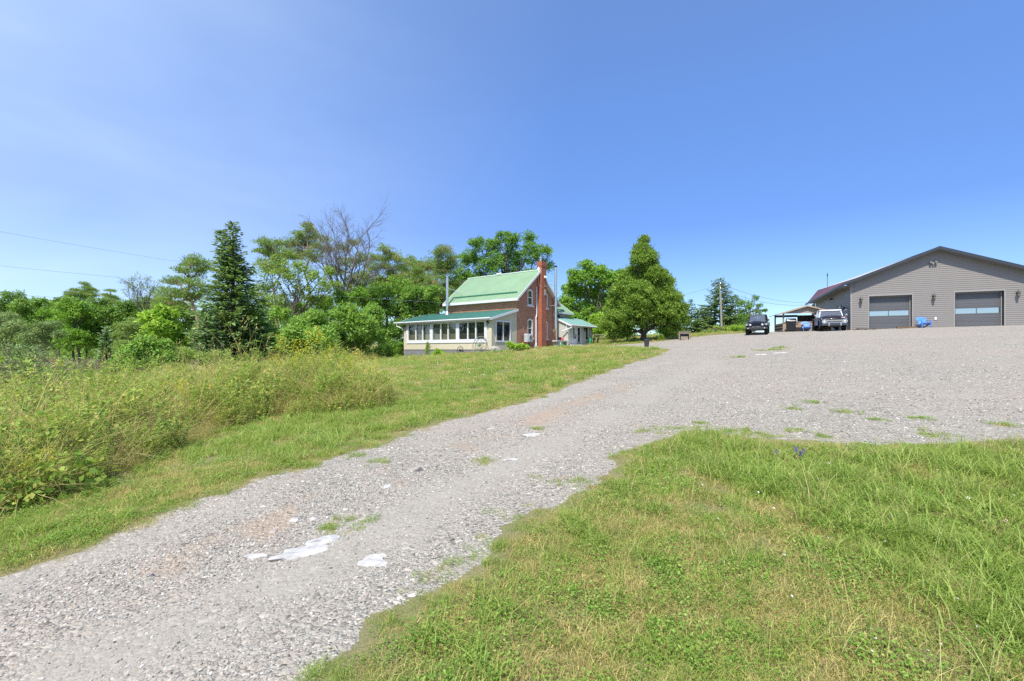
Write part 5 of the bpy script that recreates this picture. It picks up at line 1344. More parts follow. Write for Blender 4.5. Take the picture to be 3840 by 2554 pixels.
# trash can, wooden frame, fence
x, y, z = at(2425, 1302); q = thing('waste_bin', 'dark round waste bin beside the cedar trunk', 'bin', (x, y, z)); q.scale = (.56,)*3
b = MB(); b.lathe([(.24, 0), (.29, .8), (.31, .8), (.31, .84), (.27, .84)], (0, 0, 0), 18); b.build('body', PLAST, q); b = MB(); b.lathe([(.31, .84), (.3, .88), (.1, .93), (.01, .93)], (0, 0, 0), 18); b.build('lid', PLAST, q)
x, y, z = at(2566, 1274); q = thing('wooden_planter_frame', 'open weathered wooden box frame with a dark hollow, at the lane edge', 'wooden frame', (x, y, z), math.radians(-15)); q.scale = (.64,)*3
b = MB(); b.box(-.72, -.58, -.3, .35, -.1, .98); b.box(.58, .72, -.3, .35, -.1, .98); b.build('side_post', WOODG, q); b = MB(); b.box(-.78, .78, -.36, .4, .98, 1.10); b.box(-.58, .58, -.29, -.2, .80, .975); b.build('top_board', WOODG, q)
b = MB(); b.box(-.58, .58, .1, .13, 0, .95); b.build('back_board', BLACKM, q); b = MB(); b.box(-.45, .45, -.15, .1, 0, .45); b.build('inner_box', WOODG, q)
fence = thing('rail_fence', 'low weathered rail fence running from the porch to the cedar', 'fence', (0, 0, 0), 0)
fp = [at(px, py) for px, py in ((2232, 1302), (2320, 1301), (2375, 1300))]; fp = [(PX(px, Y), Y) for px, Y in ((2226, 46.5), (2290, 46.3), (2352, 46.0), (2410, 46.0))]
for k, (x, y) in enumerate(fp):
    b = MB(); b.tube([(x, y, hz(x, y)-.2), (x+.02, y, hz(x, y)+.86)], .07, 7); b.build('post', WOODG, fence)
for z_ in (.78, .42):
    for (a, c) in zip(fp[:-1], fp[1:]):
        b = MB(); b.tube([(a[0], a[1]-.08, hz(*a)+z_), (c[0], c[1]-.08, hz(*c)+z_+.02)], .045, 6); b.build('rail', WOODG, fence)
# climbing plant pole
# utility pole and wires
pxx, pyy = PX(2703, 50), 50.0
q = thing('utility_pole', 'grey wooden utility pole in front of the large spruce', 'pole', (pxx, pyy, hz(pxx, pyy)))
ptop = PZ(1058, 50)-hz(pxx, pyy)
b = MB(); b.tube([(.12, 0, -.6), (0.02, 0, ptop*.5), (-.10, 0, ptop)], [.125, .11, .09], 12); b.build('shaft', pbr('grey_pole_wood', (.27, .25, .215), .9, var=.2, scale=6), q, smooth=True)
b = MB()
for dz in (.15, .7): b.lathe([(.03, ptop-dz-.05), (.05, ptop-dz), (.03, ptop-dz+.05)], (-.10, -.16, 0), 8)
b.build('insulator', STEEL, q)
def wire(label, a, b_, sag, r=.012, n=24, grp='overhead wires'):
    a, b_ = Vector(a), Vector(b_); m = MB(); m.tube([a.lerp(b_, k/n)+Vector((0, 0, -4*sag*(k/n)*(1-k/n))) for k in range(n+1)], r, 5); o = m.build('overhead_wire', pbr('wire_grey', (.13, .14, .16), .6) if 'WIRE' not in MAT else MAT['WIRE']); tag(o, label, 'wire', grp); return o
MAT['WIRE'] = pbr('wire_metal', (.20, .21, .23), .6)
T_ = Vector((pxx-.1, pyy-.15, PZ(1058, 50)))
bwp = lambda x, y, z: Vector((*bw(x, y), BL[2]+z))
wire('upper wire from the utility pole to the brown barn roof', T_+Vector((0, 0, -.2)), bwp(-.5, 17.5, 4.1), .55, .018)
wire('lower wire from the utility pole to the brown barn roof', T_+Vector((0, 0, -.75)), bwp(-.55, 17, 3.85), .7, .018)
wire('thin wire from the utility pole towards the cedar', T_+Vector((0, 0, -.2)), (PX(2380, 52), 53, PZ(1120, 52)), .5, .014)
def w2(label, p, q, Y0, Y1, sag, r): wire(label, (PX(p[0], Y0), Y0, PZ(p[1], Y0)), (PX(q[0], Y1), Y1, PZ(q[1], Y1)), sag, r)
w2('highest overhead wire crossing the left sky', (-400, 795), (1090, 1040), 26, 48, .25, .008)
w2('middle overhead wire crossing the left sky', (-400, 955), (1760, 1140), 24, 44, .3, .008)
w2('lowest overhead wire low over the left treetops', (-400, 1075), (760, 1136), 30, 52, .2, .009)
# rocks in the lane
RK = [((700, 1268), (.30, .085, .05), BEDROCK, .35, 'long white rock ledge set in the lane, largest of the white rocks'), ((752, 1242), (.17, .06, .04), BEDROCK, .5, 'narrow white rock at the upper tip of the long ledge'), ((598, 1276), (.13, .05, .03), BEDROCK, .1, 'flat white rock left of the long ledge'), ((862, 1292), (.15, .10, .06), BEDROCK, .0, 'angular white rock nearest the grass edge'), ((878, 1276), (.08, .05, .03), BEDROCK, .2, 'small white rock just behind the angular one'),
      ((678, 1195), (.09, .06, .05), BEDROCK, .4, 'pale rock half buried on the red clay streak'), ((630, 1222), (.07, .06, .04), PINKR, .9, 'pinkish lump beside the red clay streak'), ((720, 1192), (.07, .05, .035), BEDROCK, .2, 'pale flat stone above the long ledge'), ((955, 1079), (.13, .09, .10), PINKR, .3, 'rounded tan stone beside the clay streak'), ((964, 1082), (.11, .08, .11), DARKR, .8, 'dark stone touching the rounded tan one'), ((845, 1112), (.10, .08, .06), PINKR, .1, 'tan stone on the clay streak uphill'),
      ((890, 1118), (.12, .07, .05), BEDROCK, .6, 'pale stone on the clay streak uphill'), ((1180, 1056), (.22, .07, .04), BEDROCK, .2, 'white slab low in the lane uphill'), ((1230, 1000), (.34, .12, .05), BEDROCK, .3, 'broad pale slab farthest up the lane'), ((1130, 985), (.25, .10, .06), BEDROCK, .5, 'pale slab beside the clay up the lane'), ((350, 1322), (.04, .035, .04), DARKR, .0, 'small dark stone near the left lane edge'),
      ((1800, 812), (.7, .25, .08), BEDROCK, .1, 'white slab in the yard beside the grass patch'), ((1755, 816), (.6, .2, .06), BEDROCK, .2, 'long flat slab in the yard left of the grass patch')]
for k, (p, r, m_, rz, lb) in enumerate(RK):
    x, y, z = at(p[0]*1.6285, p[1]*1.6285); rock('lane_rock', lb, (x, y, z-.40*r[2]), tuple(v*(.92 if k < 4 else .6) for v in r), m_, rz, 'rocks in the lane', 3, 40+k)
# flowers with a place of their own
def flower_spikes(label, px, py, n, hgt, petal, seed, spread=.06, cat='flowers', nm='vetch_flowers', grp='purple vetch in the grass'):
    rng = np.random.default_rng(seed); x, y, z = at(px, py); q = thing(nm, label, cat, (x, y, z), 0, grp)
    Q = []; st = MB()
    for k in range(n):
        bx2, by2 = rng.normal(0, spread, 2); H = hgt*rng.uniform(.8, 1.1); t = rng.uniform(.58, 1, 46); ph = rng.uniform(0, 6.28, 46); rr = .010*(1.25-t)*2
        C = np.stack([bx2+rr*np.cos(ph)*.4, by2+rr*np.sin(ph)*.4, H*t], -1); Q.append(leaf_quads(C, np.stack([np.cos(ph), np.sin(ph), -.3*np.ones(46)], -1), rng.normal(0, 1, (46, 3)), np.full(46, .013), np.full(46, .008)))
        st.tube([(bx2*.5, by2*.5, -.02), (bx2, by2, H*.95)], .0025, 4)
    link_mesh('petals', np_mesh('petals', np.concatenate(Q), 4, petal), q); st.build('stem', WEED, q)
flower_spikes('purple vetch, leftmost of the row at the grass edge', 2856, 1735, 1, .09, PETAL_P, 1); flower_spikes('purple vetch pair second in the row at the grass edge', 2905, 1727, 2, .12, PETAL_P, 2, .02); flower_spikes('tallest purple vetch cluster at the grass edge', 2982, 1727, 3, .15, PETAL_P, 3, .025); flower_spikes('purple vetch, rightmost of the row at the grass edge', 3005, 1735, 2, .12, PETAL_P, 4, .02)
# ------------------------------------------------------------------ trees
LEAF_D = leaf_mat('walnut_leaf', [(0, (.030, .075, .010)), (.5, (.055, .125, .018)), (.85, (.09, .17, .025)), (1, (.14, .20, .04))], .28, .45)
LEAF_M = leaf_mat('maple_leaf', [(0, (.045, .105, .010)), (.5, (.085, .17, .020)), (1, (.16, .24, .04))], .30, .45)
LEAF_S = leaf_mat('sumac_leaf', [(0, (.058, .115, .018)), (.5, (.10, .18, .03)), (1, (.18, .255, .06))], .33, .45)
LEAF_B = leaf_mat('bright_shrub_leaf', [(0, (.08, .15, .014)), (.5, (.14, .235, .026)), (1, (.24, .30, .045))], .33, .5)
LEAF_L = leaf_mat('thin_crown_leaf', [(0, (.065, .115, .020)), (.5, (.12, .18, .035)), (1, (.21, .24, .065))], .32, .5)
LEAF_F = leaf_mat('far_tree_leaf', [(0, (.040, .085, .014)), (.5, (.07, .135, .022)), (1, (.13, .19, .04))], .28, .5)
CEDAR = leaf_mat('cedar_spray', [(0, (.042, .078, .011)), (.5, (.082, .138, .018)), (1, (.16, .21, .038))], .25, .5)
SPRUCE = leaf_mat('spruce_needles', [(0, (.040, .075, .025)), (.5, (.068, .115, .038)), (1, (.13, .175, .065))], .12, .5)
SPRUCE_P = leaf_mat('pale_spruce_needles', [(0, (.055, .10, .045)), (.5, (.09, .145, .065)), (1, (.16, .21, .10))], .15, .5)
PINE = leaf_mat('pine_needles', [(0, (.055, .10, .02)), (.5, (.10, .155, .036)), (1, (.18, .215, .065))], .2, .5)
PINE_R = leaf_mat('browned_pine_needles', [(0, (.08, .10, .03)), (.5, (.16, .13, .06)), (1, (.28, .15, .08))], .15, .6)
DEADL = leaf_mat('dead_brush', [(0, (.09, .085, .04)), (.5, (.15, .14, .07)), (1, (.22, .19, .11))], .1, .8, gain=1.5)
RUSTL = leaf_mat('rust_foliage', [(0, (.17, .075, .035)), (.5, (.27, .12, .06)), (1, (.36, .19, .11))], .15, .8)
JUN = leaf_mat('grey_green_needles', [(0, (.055, .09, .03)), (.5, (.10, .145, .05)), (1, (.19, .22, .09))], .15, .6)
BARK = pbr('grey_bark', (.13, .11, .09), .95, var=.3, scale=5, bump=.6)
BARK_D = pbr('dark_bark', (.065, .05, .042), .95, var=.3, scale=5, bump=.6)
BARK_P = pbr('pine_bark', (.26, .165, .105), .95, var=.3, scale=4, bump=.5)
BARK_G = pbr('dead_grey_bark', (.15, .13, .115), .95, var=.25, scale=4)

def unit(rng, n):
    d = rng.normal(0, 1, (n, 3)); return d/np.linalg.norm(d, axis=1, keepdims=True)

def cloud(rng, cen, rad, per, L, W, flat=.85, up=.35, droop=-.15):
    """leaf clumps: centres (m,3), radii (m,), per leaves each"""
    m = len(cen); n = m*per; c = np.repeat(cen, per, 0); r = np.repeat(rad, per)
    d = unit(rng, n); d[:, 2] = np.where((d[:, 2] < -.25) & (rng.uniform(0, 1, n) < .7), -d[:, 2], d[:, 2])
    f = rng.uniform(0, 1, n)**.45
    P = c+d*np.array([1, 1, flat])*(r*f)[:, None]
    N = d+rng.normal(0, .55, (n, 3)); N[:, 2] += up
    D = rng.normal(0, 1, (n, 3))+d*.6; D[:, 2] += droop
    return leaf_quads(P, D, N, L*rng.uniform(.65, 1.3, n), W*rng.uniform(.7, 1.25, n))

def circles3(cs, Y, rng, jit=.75):
    """image circles (px, py, r) at about depth Y -> lobes of a real crown with depth"""
    out = []
    for k, c in enumerate(cs):
        r = c[2]/F*Y; dy = c[3] if len(c) > 3 else rng.uniform(-jit, jit)*2.2*r*.6
        s = (Y+dy)/Y; out.append((PX(c[0], Y+dy), Y+dy, PZ(c[1], Y+dy), r*s))
    return out

def limb(mb, a, b, r0, r1, rng, wob=.12, n=5, seg=6):
    a, b = Vector(a), Vector(b); L = (b-a).length; pts = []; rs = []
    for k in range(n+1):
        t = k/n; p = a.lerp(b, t)
        if 0 < k < n: p += Vector(rng.normal(0, wob*L*.25, 3))
        p.z += -.0+.08*L*math.sin(math.pi*t)
        pts.append(p); rs.append(r0+(r1-r0)*t)
    mb.tube(pts, rs, seg, cap=False); return pts

def broadleaf(name, label, group, cs, Y, base_px, leaf, bark=BARK, seed=0, dens=1.0, L=.20, W=.11, clump=.55, tr=.22, base_y=None, limbs=True, cat='tree', fill=.35, jit=.75):
    rng = np.random.default_rng(seed+100); bx2, by2 = PX(base_px, Y), base_y or Y; bz2 = hz(bx2, by2)
    q = thing(name, label, cat, (bx2, by2, bz2), 0, group); lobes = circles3(cs, Y, rng, jit)
    cen = []; rad = []
    for (x, y, z, r) in lobes:
        m = max(5, int(17*dens*(r/clump)**1.75*.42)); d = unit(rng, m); d[:, 2] = np.where((d[:, 2] < -.35) & (rng.uniform(0, 1, m) < .6), -d[:, 2], d[:, 2])
        f = np.where(rng.uniform(0, 1, m) < fill, rng.uniform(.2, .75, m), rng.uniform(.72, 1.0, m))
        rc = clump*rng.uniform(.55, 1.15, m)*min(1, r/clump*.75)
        p = np.array([x, y, z])+d*np.array([1, 1, .9])*((r-rc*.35)*f)[:, None]; ok = p[:, 2]-.3*rc > h(p[:, 0], p[:, 1])
        cen.append(p[ok]); rad.append(rc[ok])
    cen = np.vstack(cen)-np.array([bx2, by2, bz2]); rad = np.concatenate(rad)
    Q = cloud(rng, cen, rad, int(46), L, W)
    link_mesh('crown', np_mesh('crown', Q, 4, leaf), q)
    if limbs:
        mb = MB(); zs = [l[2]-bz2 for l in lobes]; zl = min(zs); zf = max(.5, zl*.55)
        top = Vector((np.mean([l[0] for l in lobes])-bx2, np.mean([l[1] for l in lobes])-by2, np.mean(zs)))
        stem = limb(mb, (0, 0, -.3), (top.x*.3, top.y*.3, zf), tr, tr*.8, rng, .05, 4, 9); limb(mb, stem[-1], top, tr*.75, tr*.3, rng, .1, 5, 7)
        t = mb.build('trunk', bark, q, smooth=True); mb = MB()
        for l in lobes:
            e = Vector((l[0]-bx2, l[1]-by2, l[2]-bz2+.3*l[3])); pts = limb(mb, stem[-1].lerp(top, rng.uniform(0, .5)), e, tr*.42, .02, rng, .18, 6, 5)
            for k in range(3): limb(mb, pts[3+k % 3], e+Vector(rng.normal(0, .55*l[3], 3)), .04, .012, rng, .2, 4, 4)
        mb.build('limbs', bark, q)
    return q

def spruce(name, label, group, px, Y, top_py, half_px, leaf, seed=0, tops=1, zlow=.06, droop=.25, dens=1.0, bark=BARK_D, skew=0, power=.85, dX=0):
    rng = np.random.default_rng(seed+300); x, y = PX(px, Y), Y; z = hz(x, y); H = PZ(top_py, Y)-z; R = half_px/F*Y
    q = thing(name, label, 'tree', (x, y, z), 0, group); C = []; D = []; Nn = []; LL = []; WW = []
    mb = MB(); mb.tube([(0, 0, -.3), (0, 0, H*.5), (0, 0, H*.97)], [.022*H, .014*H, .01], 8)
    br = MB()
    for tI in range(tops):
        tx_, ty_, hh = (0, 0, H) if tI == 0 else (-R*.30, .1, H*.955)
        z0 = zlow*H if tI == 0 else H*.62
        lev = int((hh-z0)/(.20/dens**.5))
        for k in range(lev):
            t = (z0+(hh-z0)*(k+rng.uniform(-.3, .3))/lev)/hh; t = min(max(t, .02), .995)
            r = R*(1-t)**power*(1.0 if tops == 1 or t < .62 else .75)+.05
            nb = int(5+7*(1-t))
            ph0 = rng.uniform(0, 6.28)
            for j in range(nb):
                if rng.uniform() < .09: continue
                a = ph0+6.283*j/nb+rng.normal(0, .25); rl = r*rng.uniform(.45, 1.2); ca, sa = math.cos(a), math.sin(a)
                dz = rl*(-droop+.42*(t > .75)*(t-.6)); ns = max(2, int(rl/.15)); s = np.linspace(.18, 1, ns)
                cx = tx_*(min(1, (t*hh-.6*H)/(H*.3)) if tI else 1)+ca*rl*s; cy = ty_+sa*rl*s; cz = t*hh+dz*s+.16*rl*s**3
                if rl > .5 and rng.uniform() < .5: br.tube([(cx[0], cy[0], cz[0]), (cx[-1], cy[-1], cz[-1])], [.018, .006], 4, False)
                for rep in range(3):
                    sd_ = rng.choice([-1, 1], ns)*rng.uniform(.15, 1.0, ns); n = ns
                    D.append(np.stack([ca-sa*sd_, sa+ca*sd_, rng.normal(-.12+.16*rep, .24, n)], -1)); Nn.append(np.stack([rng.normal(0, .45, n), rng.normal(0, .45, n), np.ones(n)], -1))
                    C.append(np.stack([cx+rng.normal(0, .03, n), cy+rng.normal(0, .03, n), cz+rng.normal(0, .05, n)], -1)); LL.append(rng.uniform(.24, .46, n)*(.72+.28*min(1, r))); WW.append(rng.uniform(.11, .19, n))
    Q = leaf_quads(np.vstack(C), np.vstack(D), np.vstack(Nn), np.concatenate(LL), np.concatenate(WW))
    wz = (Q.reshape(-1, 4, 3)[:, :, 2].min(1) > .02); Q = Q[wz]
    link_mesh('crown', np_mesh('crown', Q, 4, leaf), q); mb.build('trunk', bark, q, smooth=True); br.build('branches', bark, q); return q

def pine(name, label, group, cs, Y, base_px, leaf, seed=0, bark=BARK_P, per=62, brown=0.0, tr=.16, flat=.95, nL=.24):
    """open pine: a leaning stem, bare crooked limbs and flat pads of needles"""
    rng = np.random.default_rng(seed+500); x, y = PX(base_px, Y), Y; z = hz(x, y); q = thing(name, label, 'tree', (x, y, z), 0, group)
    lobes = circles3(cs, Y, rng, 1.0); C = []; D = []; B = []
    mb = MB(); L2 = MB(); zt_ = max(l[2] for l in lobes)-z; tp = Vector((np.mean([l[0] for l in lobes])-x, np.mean([l[1] for l in lobes])-y, zt_*.92))
    stem = limb(mb, (0, 0, -.3), tp, tr, .05, rng, .08, 8, 8)
    for (a, b, c, r) in lobes:
        e = Vector((a-x, b-y, c-z)); k = min(range(len(stem)), key=lambda i: abs(stem[i].z-(e.z-.5*r))); pts = limb(L2, stem[k], e, .07, .02, rng, .25, 6, 5)
        m = max(5, int(13*(r/.55)**1.6))
        for i in range(m):
            d = unit(rng, 1)[0]; p = np.array(e)+d*np.array([1, 1, .75])*r*rng.uniform(.3, 1.3)
            limb(L2, pts[3+i % 4], p, .025, .008, rng, .2, 4, 4)
            n = per; dd = unit(rng, n); dd[:, 2] = np.abs(dd[:, 2])*.9-.15; rr = .46*rng.uniform(.6, 1.3)
            f = rng.uniform(.1, 1, n)**.5; P = p+dd*np.array([1.15, 1.15, flat])*(rr*f)[:, None]
            (B if rng.uniform() < brown else C).append((P, dd+np.array([0, 0, .55])+rng.normal(0, .35, (n, 3))))
    me = None
    for nm, S_, mt in (('crown', C, leaf), ('browned_needles', B, PINE_R)):
        if not S_: continue
        P = np.vstack([s[0] for s in S_]); Dd = np.vstack([s[1] for s in S_]); n = len(P)
        link_mesh(nm, np_mesh(nm, leaf_quads(P, Dd, rng.normal(0, 1, (n, 3)), nL*rng.uniform(.6, 1.2, n), .05*rng.uniform(.7, 1.3, n)), 4, mt), q)
    mb.build('trunk', bark, q, smooth=True); L2.build('limbs', bark, q); return q

def bare_tree(name, label, px, Y, top_py, half_px, base_py=None, seed=0, leaves=0, leaf=None, bark=BARK_G, tr=.2, stems=3, group=None, fork=.35):
    rng = np.random.default_rng(seed+700); x, y = PX(px, Y), Y; z = hz(x, y); H = PZ(top_py, Y)-z; R = half_px/F*Y
    q = thing(name, label, 'tree', (x, y, z), 0, group); mb = MB(); lb = MB(); tips = []
    def grow(p, d, L, r, lev, out):
        n = 5; pts = [p]; dd = d.copy()
        for k in range(n):
            dd = (dd+Vector(rng.normal(0, .12, 3))+Vector((0, 0, .05))).normalized(); pts.append(pts[-1]+dd*L/n)
        out.tube(pts, [max(.004, r*(1-.5*k/n)) for k in range(n+1)], 6 if lev < 2 else 4, cap=False)
        tips.append(pts[-1])
        if lev >= 5 or L < .22: return
        nb = 3 if lev < 3 else 4
        for k in range(nb):
            i = 2+(k*3//nb) if k < nb-1 else n; ax = Vector(rng.normal(0, 1, 3)); sd_ = (dd.cross(ax)).normalized(); sp = rng.uniform(.35, .8)
            grow(pts[i], (dd*math.cos(sp)+sd_*math.sin(sp)).normalized(), L*rng.uniform(.55, .78), r*.52, lev+1, lb)
    f = H*fork
    mb.tube([(0, 0, -.3), (.05, 0, f*.5), (0, 0, f)], [tr, tr*.85, tr*.8], 9)
    for k in range(stems):
        a = 6.283*k/stems+rng.uniform(-.4, .4); t = R/H*1.05*rng.uniform(.6, 1.2); grow(Vector((0, 0, f*.97)), Vector((math.cos(a)*t*1.3, math.sin(a)*t*.8, 1)).normalized(), (H-f)*.46, tr*.55, 0, lb)
    mb.build('trunk', bark, q, smooth=True); lb.build('branches', bark, q)
    if leaves:
        T = np.array([tuple(t) for t in tips]); c = T[rng.integers(0, len(T), leaves)]; link_mesh('leaves', np_mesh('leaves', cloud(rng, c, np.full(leaves, .3), 14, .16, .09), 4, leaf), q)
    return q

def bush(name, label, group, cs, Y, leaf, seed=0, L=.20, W=.10, clump=.38, dens=1.0, cat='shrub', base=None, bark=BARK):
    b = base or int(np.mean([c[0] for c in cs]))
    return broadleaf(name, label, group, cs, Y, b, leaf, bark, seed, dens, L, W, clump, .06, cat=cat, fill=.25, jit=.9)

def brush_pile(label, px, py, Y, w_, hgt, seed, leaf=DEADL, green=None, n=420, grp='dead brush in the clearing'):
    rng = np.random.default_rng(seed+900); x, y = PX(px, Y), Y; z = hz(x, y); q = thing('brush_pile', label, 'brush pile', (x, y, z), 0, grp); mb = MB()
    for k in range(n):
        u = unit(rng, 1)[0]*np.array([w_, w_*.7, hgt])*rng.uniform(.2, 1); u[2] = abs(u[2])
        d = Vector((rng.normal(0, 1), rng.normal(0, 1), rng.normal(.1, .35))).normalized(); L = rng.uniform(.4, 1.3); p = Vector(u)-d*L*.5
        mb.tube([p, p+d*L*.5+Vector(rng.normal(0, .06, 3)), p+d*L+Vector(rng.normal(0, .1, 3))], [.014, .010, .003], 4, False)
    mb.build('twigs', pbr('dead_twigs', (.27, .235, .20), .95, var=.3) if 'TW' not in MAT else MAT['TW'], q)
    m = int(n*.35); c = unit(rng, m)*np.array([w_, w_*.7, hgt])*rng.uniform(.5, 1, (m, 1)); c[:, 2] = np.abs(c[:, 2]); link_mesh('dead_foliage', np_mesh('dead_foliage', cloud(rng, c, np.full(m, .22), 26, .12, .022), 4, leaf), q)
    if green: link_mesh('green_sprigs', np_mesh('green_sprigs', cloud(rng, c+np.array([0, 0, .08]), np.full(m, .30), 44, .13, .036), 4, green), q)
MAT['TW'] = pbr('dead_twig_wood', (.235, .205, .15), .95, var=.3)

# behind the house
broadleaf('walnut_tree', 'tall dark green tree rising behind the green farmhouse roof', None, [(1760, 985, 55), (1790, 925, 38), (1850, 930, 48), (1850, 1010, 70), (1920, 912, 42), (1930, 1000, 70), (1988, 898, 30), (2000, 960, 55), (2045, 1000, 38), (1990, 1060, 60), (1740, 1045, 50), (2052, 945, 26), (1880, 885, 18), (1905, 880, 16), (1800, 1070, 60), (1700, 1095, 45), (1890, 1100, 70)], 56, 1900, LEAF_D, BARK_D, 1, 1.0, .26, .13, .62, .3)
pine('pine_tree', 'bushy pine between the bare tree and the tall walnut, left of the green roof', 'pines behind the sunroom', [(1652, 950, 30), (1690, 985, 34), (1610, 1000, 40), (1660, 1020, 45), (1570, 1030, 34), (1620, 1075, 50), (1690, 1070, 40), (1560, 1090, 40), (1600, 1140, 50), (1665, 1130, 50)], 52, 1640, PINE, 2, brown=.10, nL=.3)
broadleaf('maple_tree', 'broad bright maple behind the porch, left of the cedar', None, [(2200, 1008, 36), (2165, 1050, 52), (2245, 1040, 52), (2150, 1110, 60), (2230, 1110, 70), (2292, 1060, 44), (2120, 1150, 40), (2190, 1180, 60), (2300, 1150, 60), (2150, 1210, 50), (2240, 1230, 60), (2295, 1235, 50), (2325, 1040, 30)], 60, 2210, LEAF_M, BARK, 3, 1.0, .27, .18, .62, .26)
ced = broadleaf('cedar_tree', 'large bushy cedar with a narrow top and dark forked trunk beside the lane', None, [(2413, 908, 25), (2405, 940, 38), (2432, 965, 34), (2395, 985, 36), (2425, 1015, 36), (2355, 1062, 46), (2400, 1055, 50), (2460, 1055, 55), (2490, 1075, 36), (2330, 1110, 52), (2390, 1115, 70), (2470, 1115, 70), (2520, 1120, 36), (2310, 1160, 50), (2370, 1175, 72), (2450, 1175, 80), (2520, 1170, 52), (2300, 1205, 44), (2340, 1215, 42), (2420, 1190, 40), (2490, 1195, 44), (2540, 1200, 36), (2545, 1165, 32), (2335, 1085, 40), (2505, 1060, 28), (2440, 1040, 40), (2530, 1130, 30), (2310, 1238, 32), (2352, 1242, 24), (2280, 1215, 38), (2505, 1218, 36), (2556, 1205, 32), (2300, 1262, 22), (2540, 1240, 22), (2468, 1208, 26), (2393, 955, 28), (2442, 990, 32), (2372, 1030, 42), (2455, 1030, 40), (2560, 1160, 26)], 42, 2408, CEDAR, BARK_D, 4, 1.55, .23, .075, .40, .34)
bush('leafy_shrub', 'yellow green shrub thicket right behind the porch', 'shrubs by the porch', [(2245, 1205, 38), (2280, 1225, 38), (2325, 1232, 34), (2235, 1250, 26), (2290, 1262, 26), (2345, 1262, 26)], 50, LEAF_B, 5, .22, .10)
bush('leafy_shrub', 'small yellow green shrub right of the cedar trunk', 'shrubs by the porch', [(2462, 1275, 14), (2478, 1270, 14), (2450, 1284, 10)], 42, LEAF_B, 6, .12, .06, .25)
bush('leafy_shrub', 'grey green low shrub left of the cedar trunk', 'shrubs by the porch', [(2380, 1278, 14), (2365, 1285, 10), (2392, 1286, 9)], 42, LEAF_L, 7, .12, .06, .25)
bush('leafy_shrub', 'green shrub between the cedar trunk and the wooden box frame', 'shrubs by the porch', [(2515, 1250, 22), (2500, 1262, 18), (2535, 1258, 18), (2485, 1240, 16)], 46, LEAF_M, 8, .16, .09, .3)
spruce('spruce_tree', 'large dark spruce behind the utility pole', 'spruces beside the yard', 2702, 53, 1040, 108, SPRUCE, 1, 1, .03, .12, 1.0, power=.72)
spruce('spruce_tree', 'small slim spruce between the cedar and the large spruce', 'spruces beside the yard', 2592, 54, 1122, 46, SPRUCE, 2, 1, .03, .1, 1.0, power=.8)
spruce('spruce_tree', 'low spruce merging with the right flank of the large spruce', 'spruces beside the yard', 2758, 54, 1108, 62, SPRUCE, 3, 1, .03, .12, 1.0, power=.7)
spruce('spruce_tree', 'low wide spruce filling the left flank of the large spruce', 'spruces beside the yard', 2640, 55, 1150, 60, SPRUCE, 4, 1, .03, .12, 1.0, power=.7)
broadleaf('sparse_tree', 'sparse small leafed tree leaning out above the black off road vehicle', None, [(2790, 1190, 34), (2812, 1150, 22), (2832, 1120, 14), (2848, 1150, 13), (2838, 1175, 18), (2785, 1140, 18), (2800, 1225, 30), (2868, 1165, 8)], 50, 2785, LEAF_D, BARK, 9, .55, .17, .08, .36, .12)
bush('leafy_shrub', 'bright weedy shrub at the foot of the utility pole', 'shrubs by the pole', [(2690, 1240, 20), (2660, 1246, 16), (2722, 1238, 18), (2640, 1252, 12)], 47, LEAF_L, 10, .14, .05, .3)
bush('leafy_shrub', 'bright weedy shrub beside the off road vehicle front wheel', 'shrubs by the pole', [(2760, 1232, 18), (2780, 1236, 16), (2742, 1240, 14)], 45, LEAF_B, 11, .14, .05, .3)

# the wood left of the house
spruce('spruce_tree', 'tall dark double topped spruce standing alone above the weeds', None, 874, 30, 832, 148, SPRUCE, 11, 2, .08, .20, 1.9, power=.70)
spruce('spruce_tree', 'pale lower spruce in front of the double topped one', 'pale spruces by the weeds', 775, 28, 1130, 66, SPRUCE_P, 12, 1, .12, .15, 1.1, power=.7)
spruce('spruce_tree', 'pale young spruce right of the double topped one', 'pale spruces by the weeds', 985, 31, 1165, 60, SPRUCE_P, 13, 1, .1, .15, 1.0, power=.7)
pine('pine_tree', 'open flat crowned pine left of the double topped spruce', 'pines left of the bare tree', [(700, 990, 24), (735, 980, 24), (770, 1000, 22), (690, 1020, 22), (745, 1030, 24), (660, 1060, 28), (720, 1070, 30), (640, 1110, 30), (690, 1120, 34), (750, 1110, 30), (610, 1140, 22)], 38, 760, PINE, 21)
pine('pine_tree', 'pine with dark tufts just right of the double topped spruce', 'pines left of the bare tree', [(990, 915, 22), (1015, 935, 24), (1040, 915, 14), (985, 950, 20), (1025, 965, 28), (1065, 955, 24), (1090, 965, 20), (1000, 1000, 28), (1060, 1010, 30)], 42, 1030, PINE, 22)
pine('pine_tree', 'tall pine behind the left limbs of the bare tree', 'pines left of the bare tree', [(1148, 850, 18), (1165, 872, 18), (1128, 885, 24), (1180, 890, 18), (1150, 915, 28), (1190, 925, 24), (1100, 915, 24), (1075, 925, 20), (1222, 905, 12), (1220, 940, 20), (1125, 955, 30), (1180, 970, 30), (1090, 960, 24)], 44, 1165, PINE, 23, brown=.22)
pine('pine_tree', 'spreading pine right of the bare tree with a rust brown patch', 'pines behind the sunroom', [(1440, 940, 20), (1465, 960, 24), (1490, 975, 22), (1410, 970, 24), (1505, 1005, 20), (1440, 1000, 28), (1395, 1010, 26), (1470, 1025, 28), (1360, 1040, 26), (1420, 1060, 30), (1500, 1045, 18)], 46, 1450, PINE, 24, brown=.2)
pine('pine_tree', 'thin grey green pine directly behind the bare tree trunk', 'pines behind the sunroom', [(1290, 935, 20), (1330, 915, 18), (1300, 990, 28), (1350, 975, 26), (1260, 1020, 26), (1320, 1050, 30)], 50, 1320, JUN, 25, brown=.3)
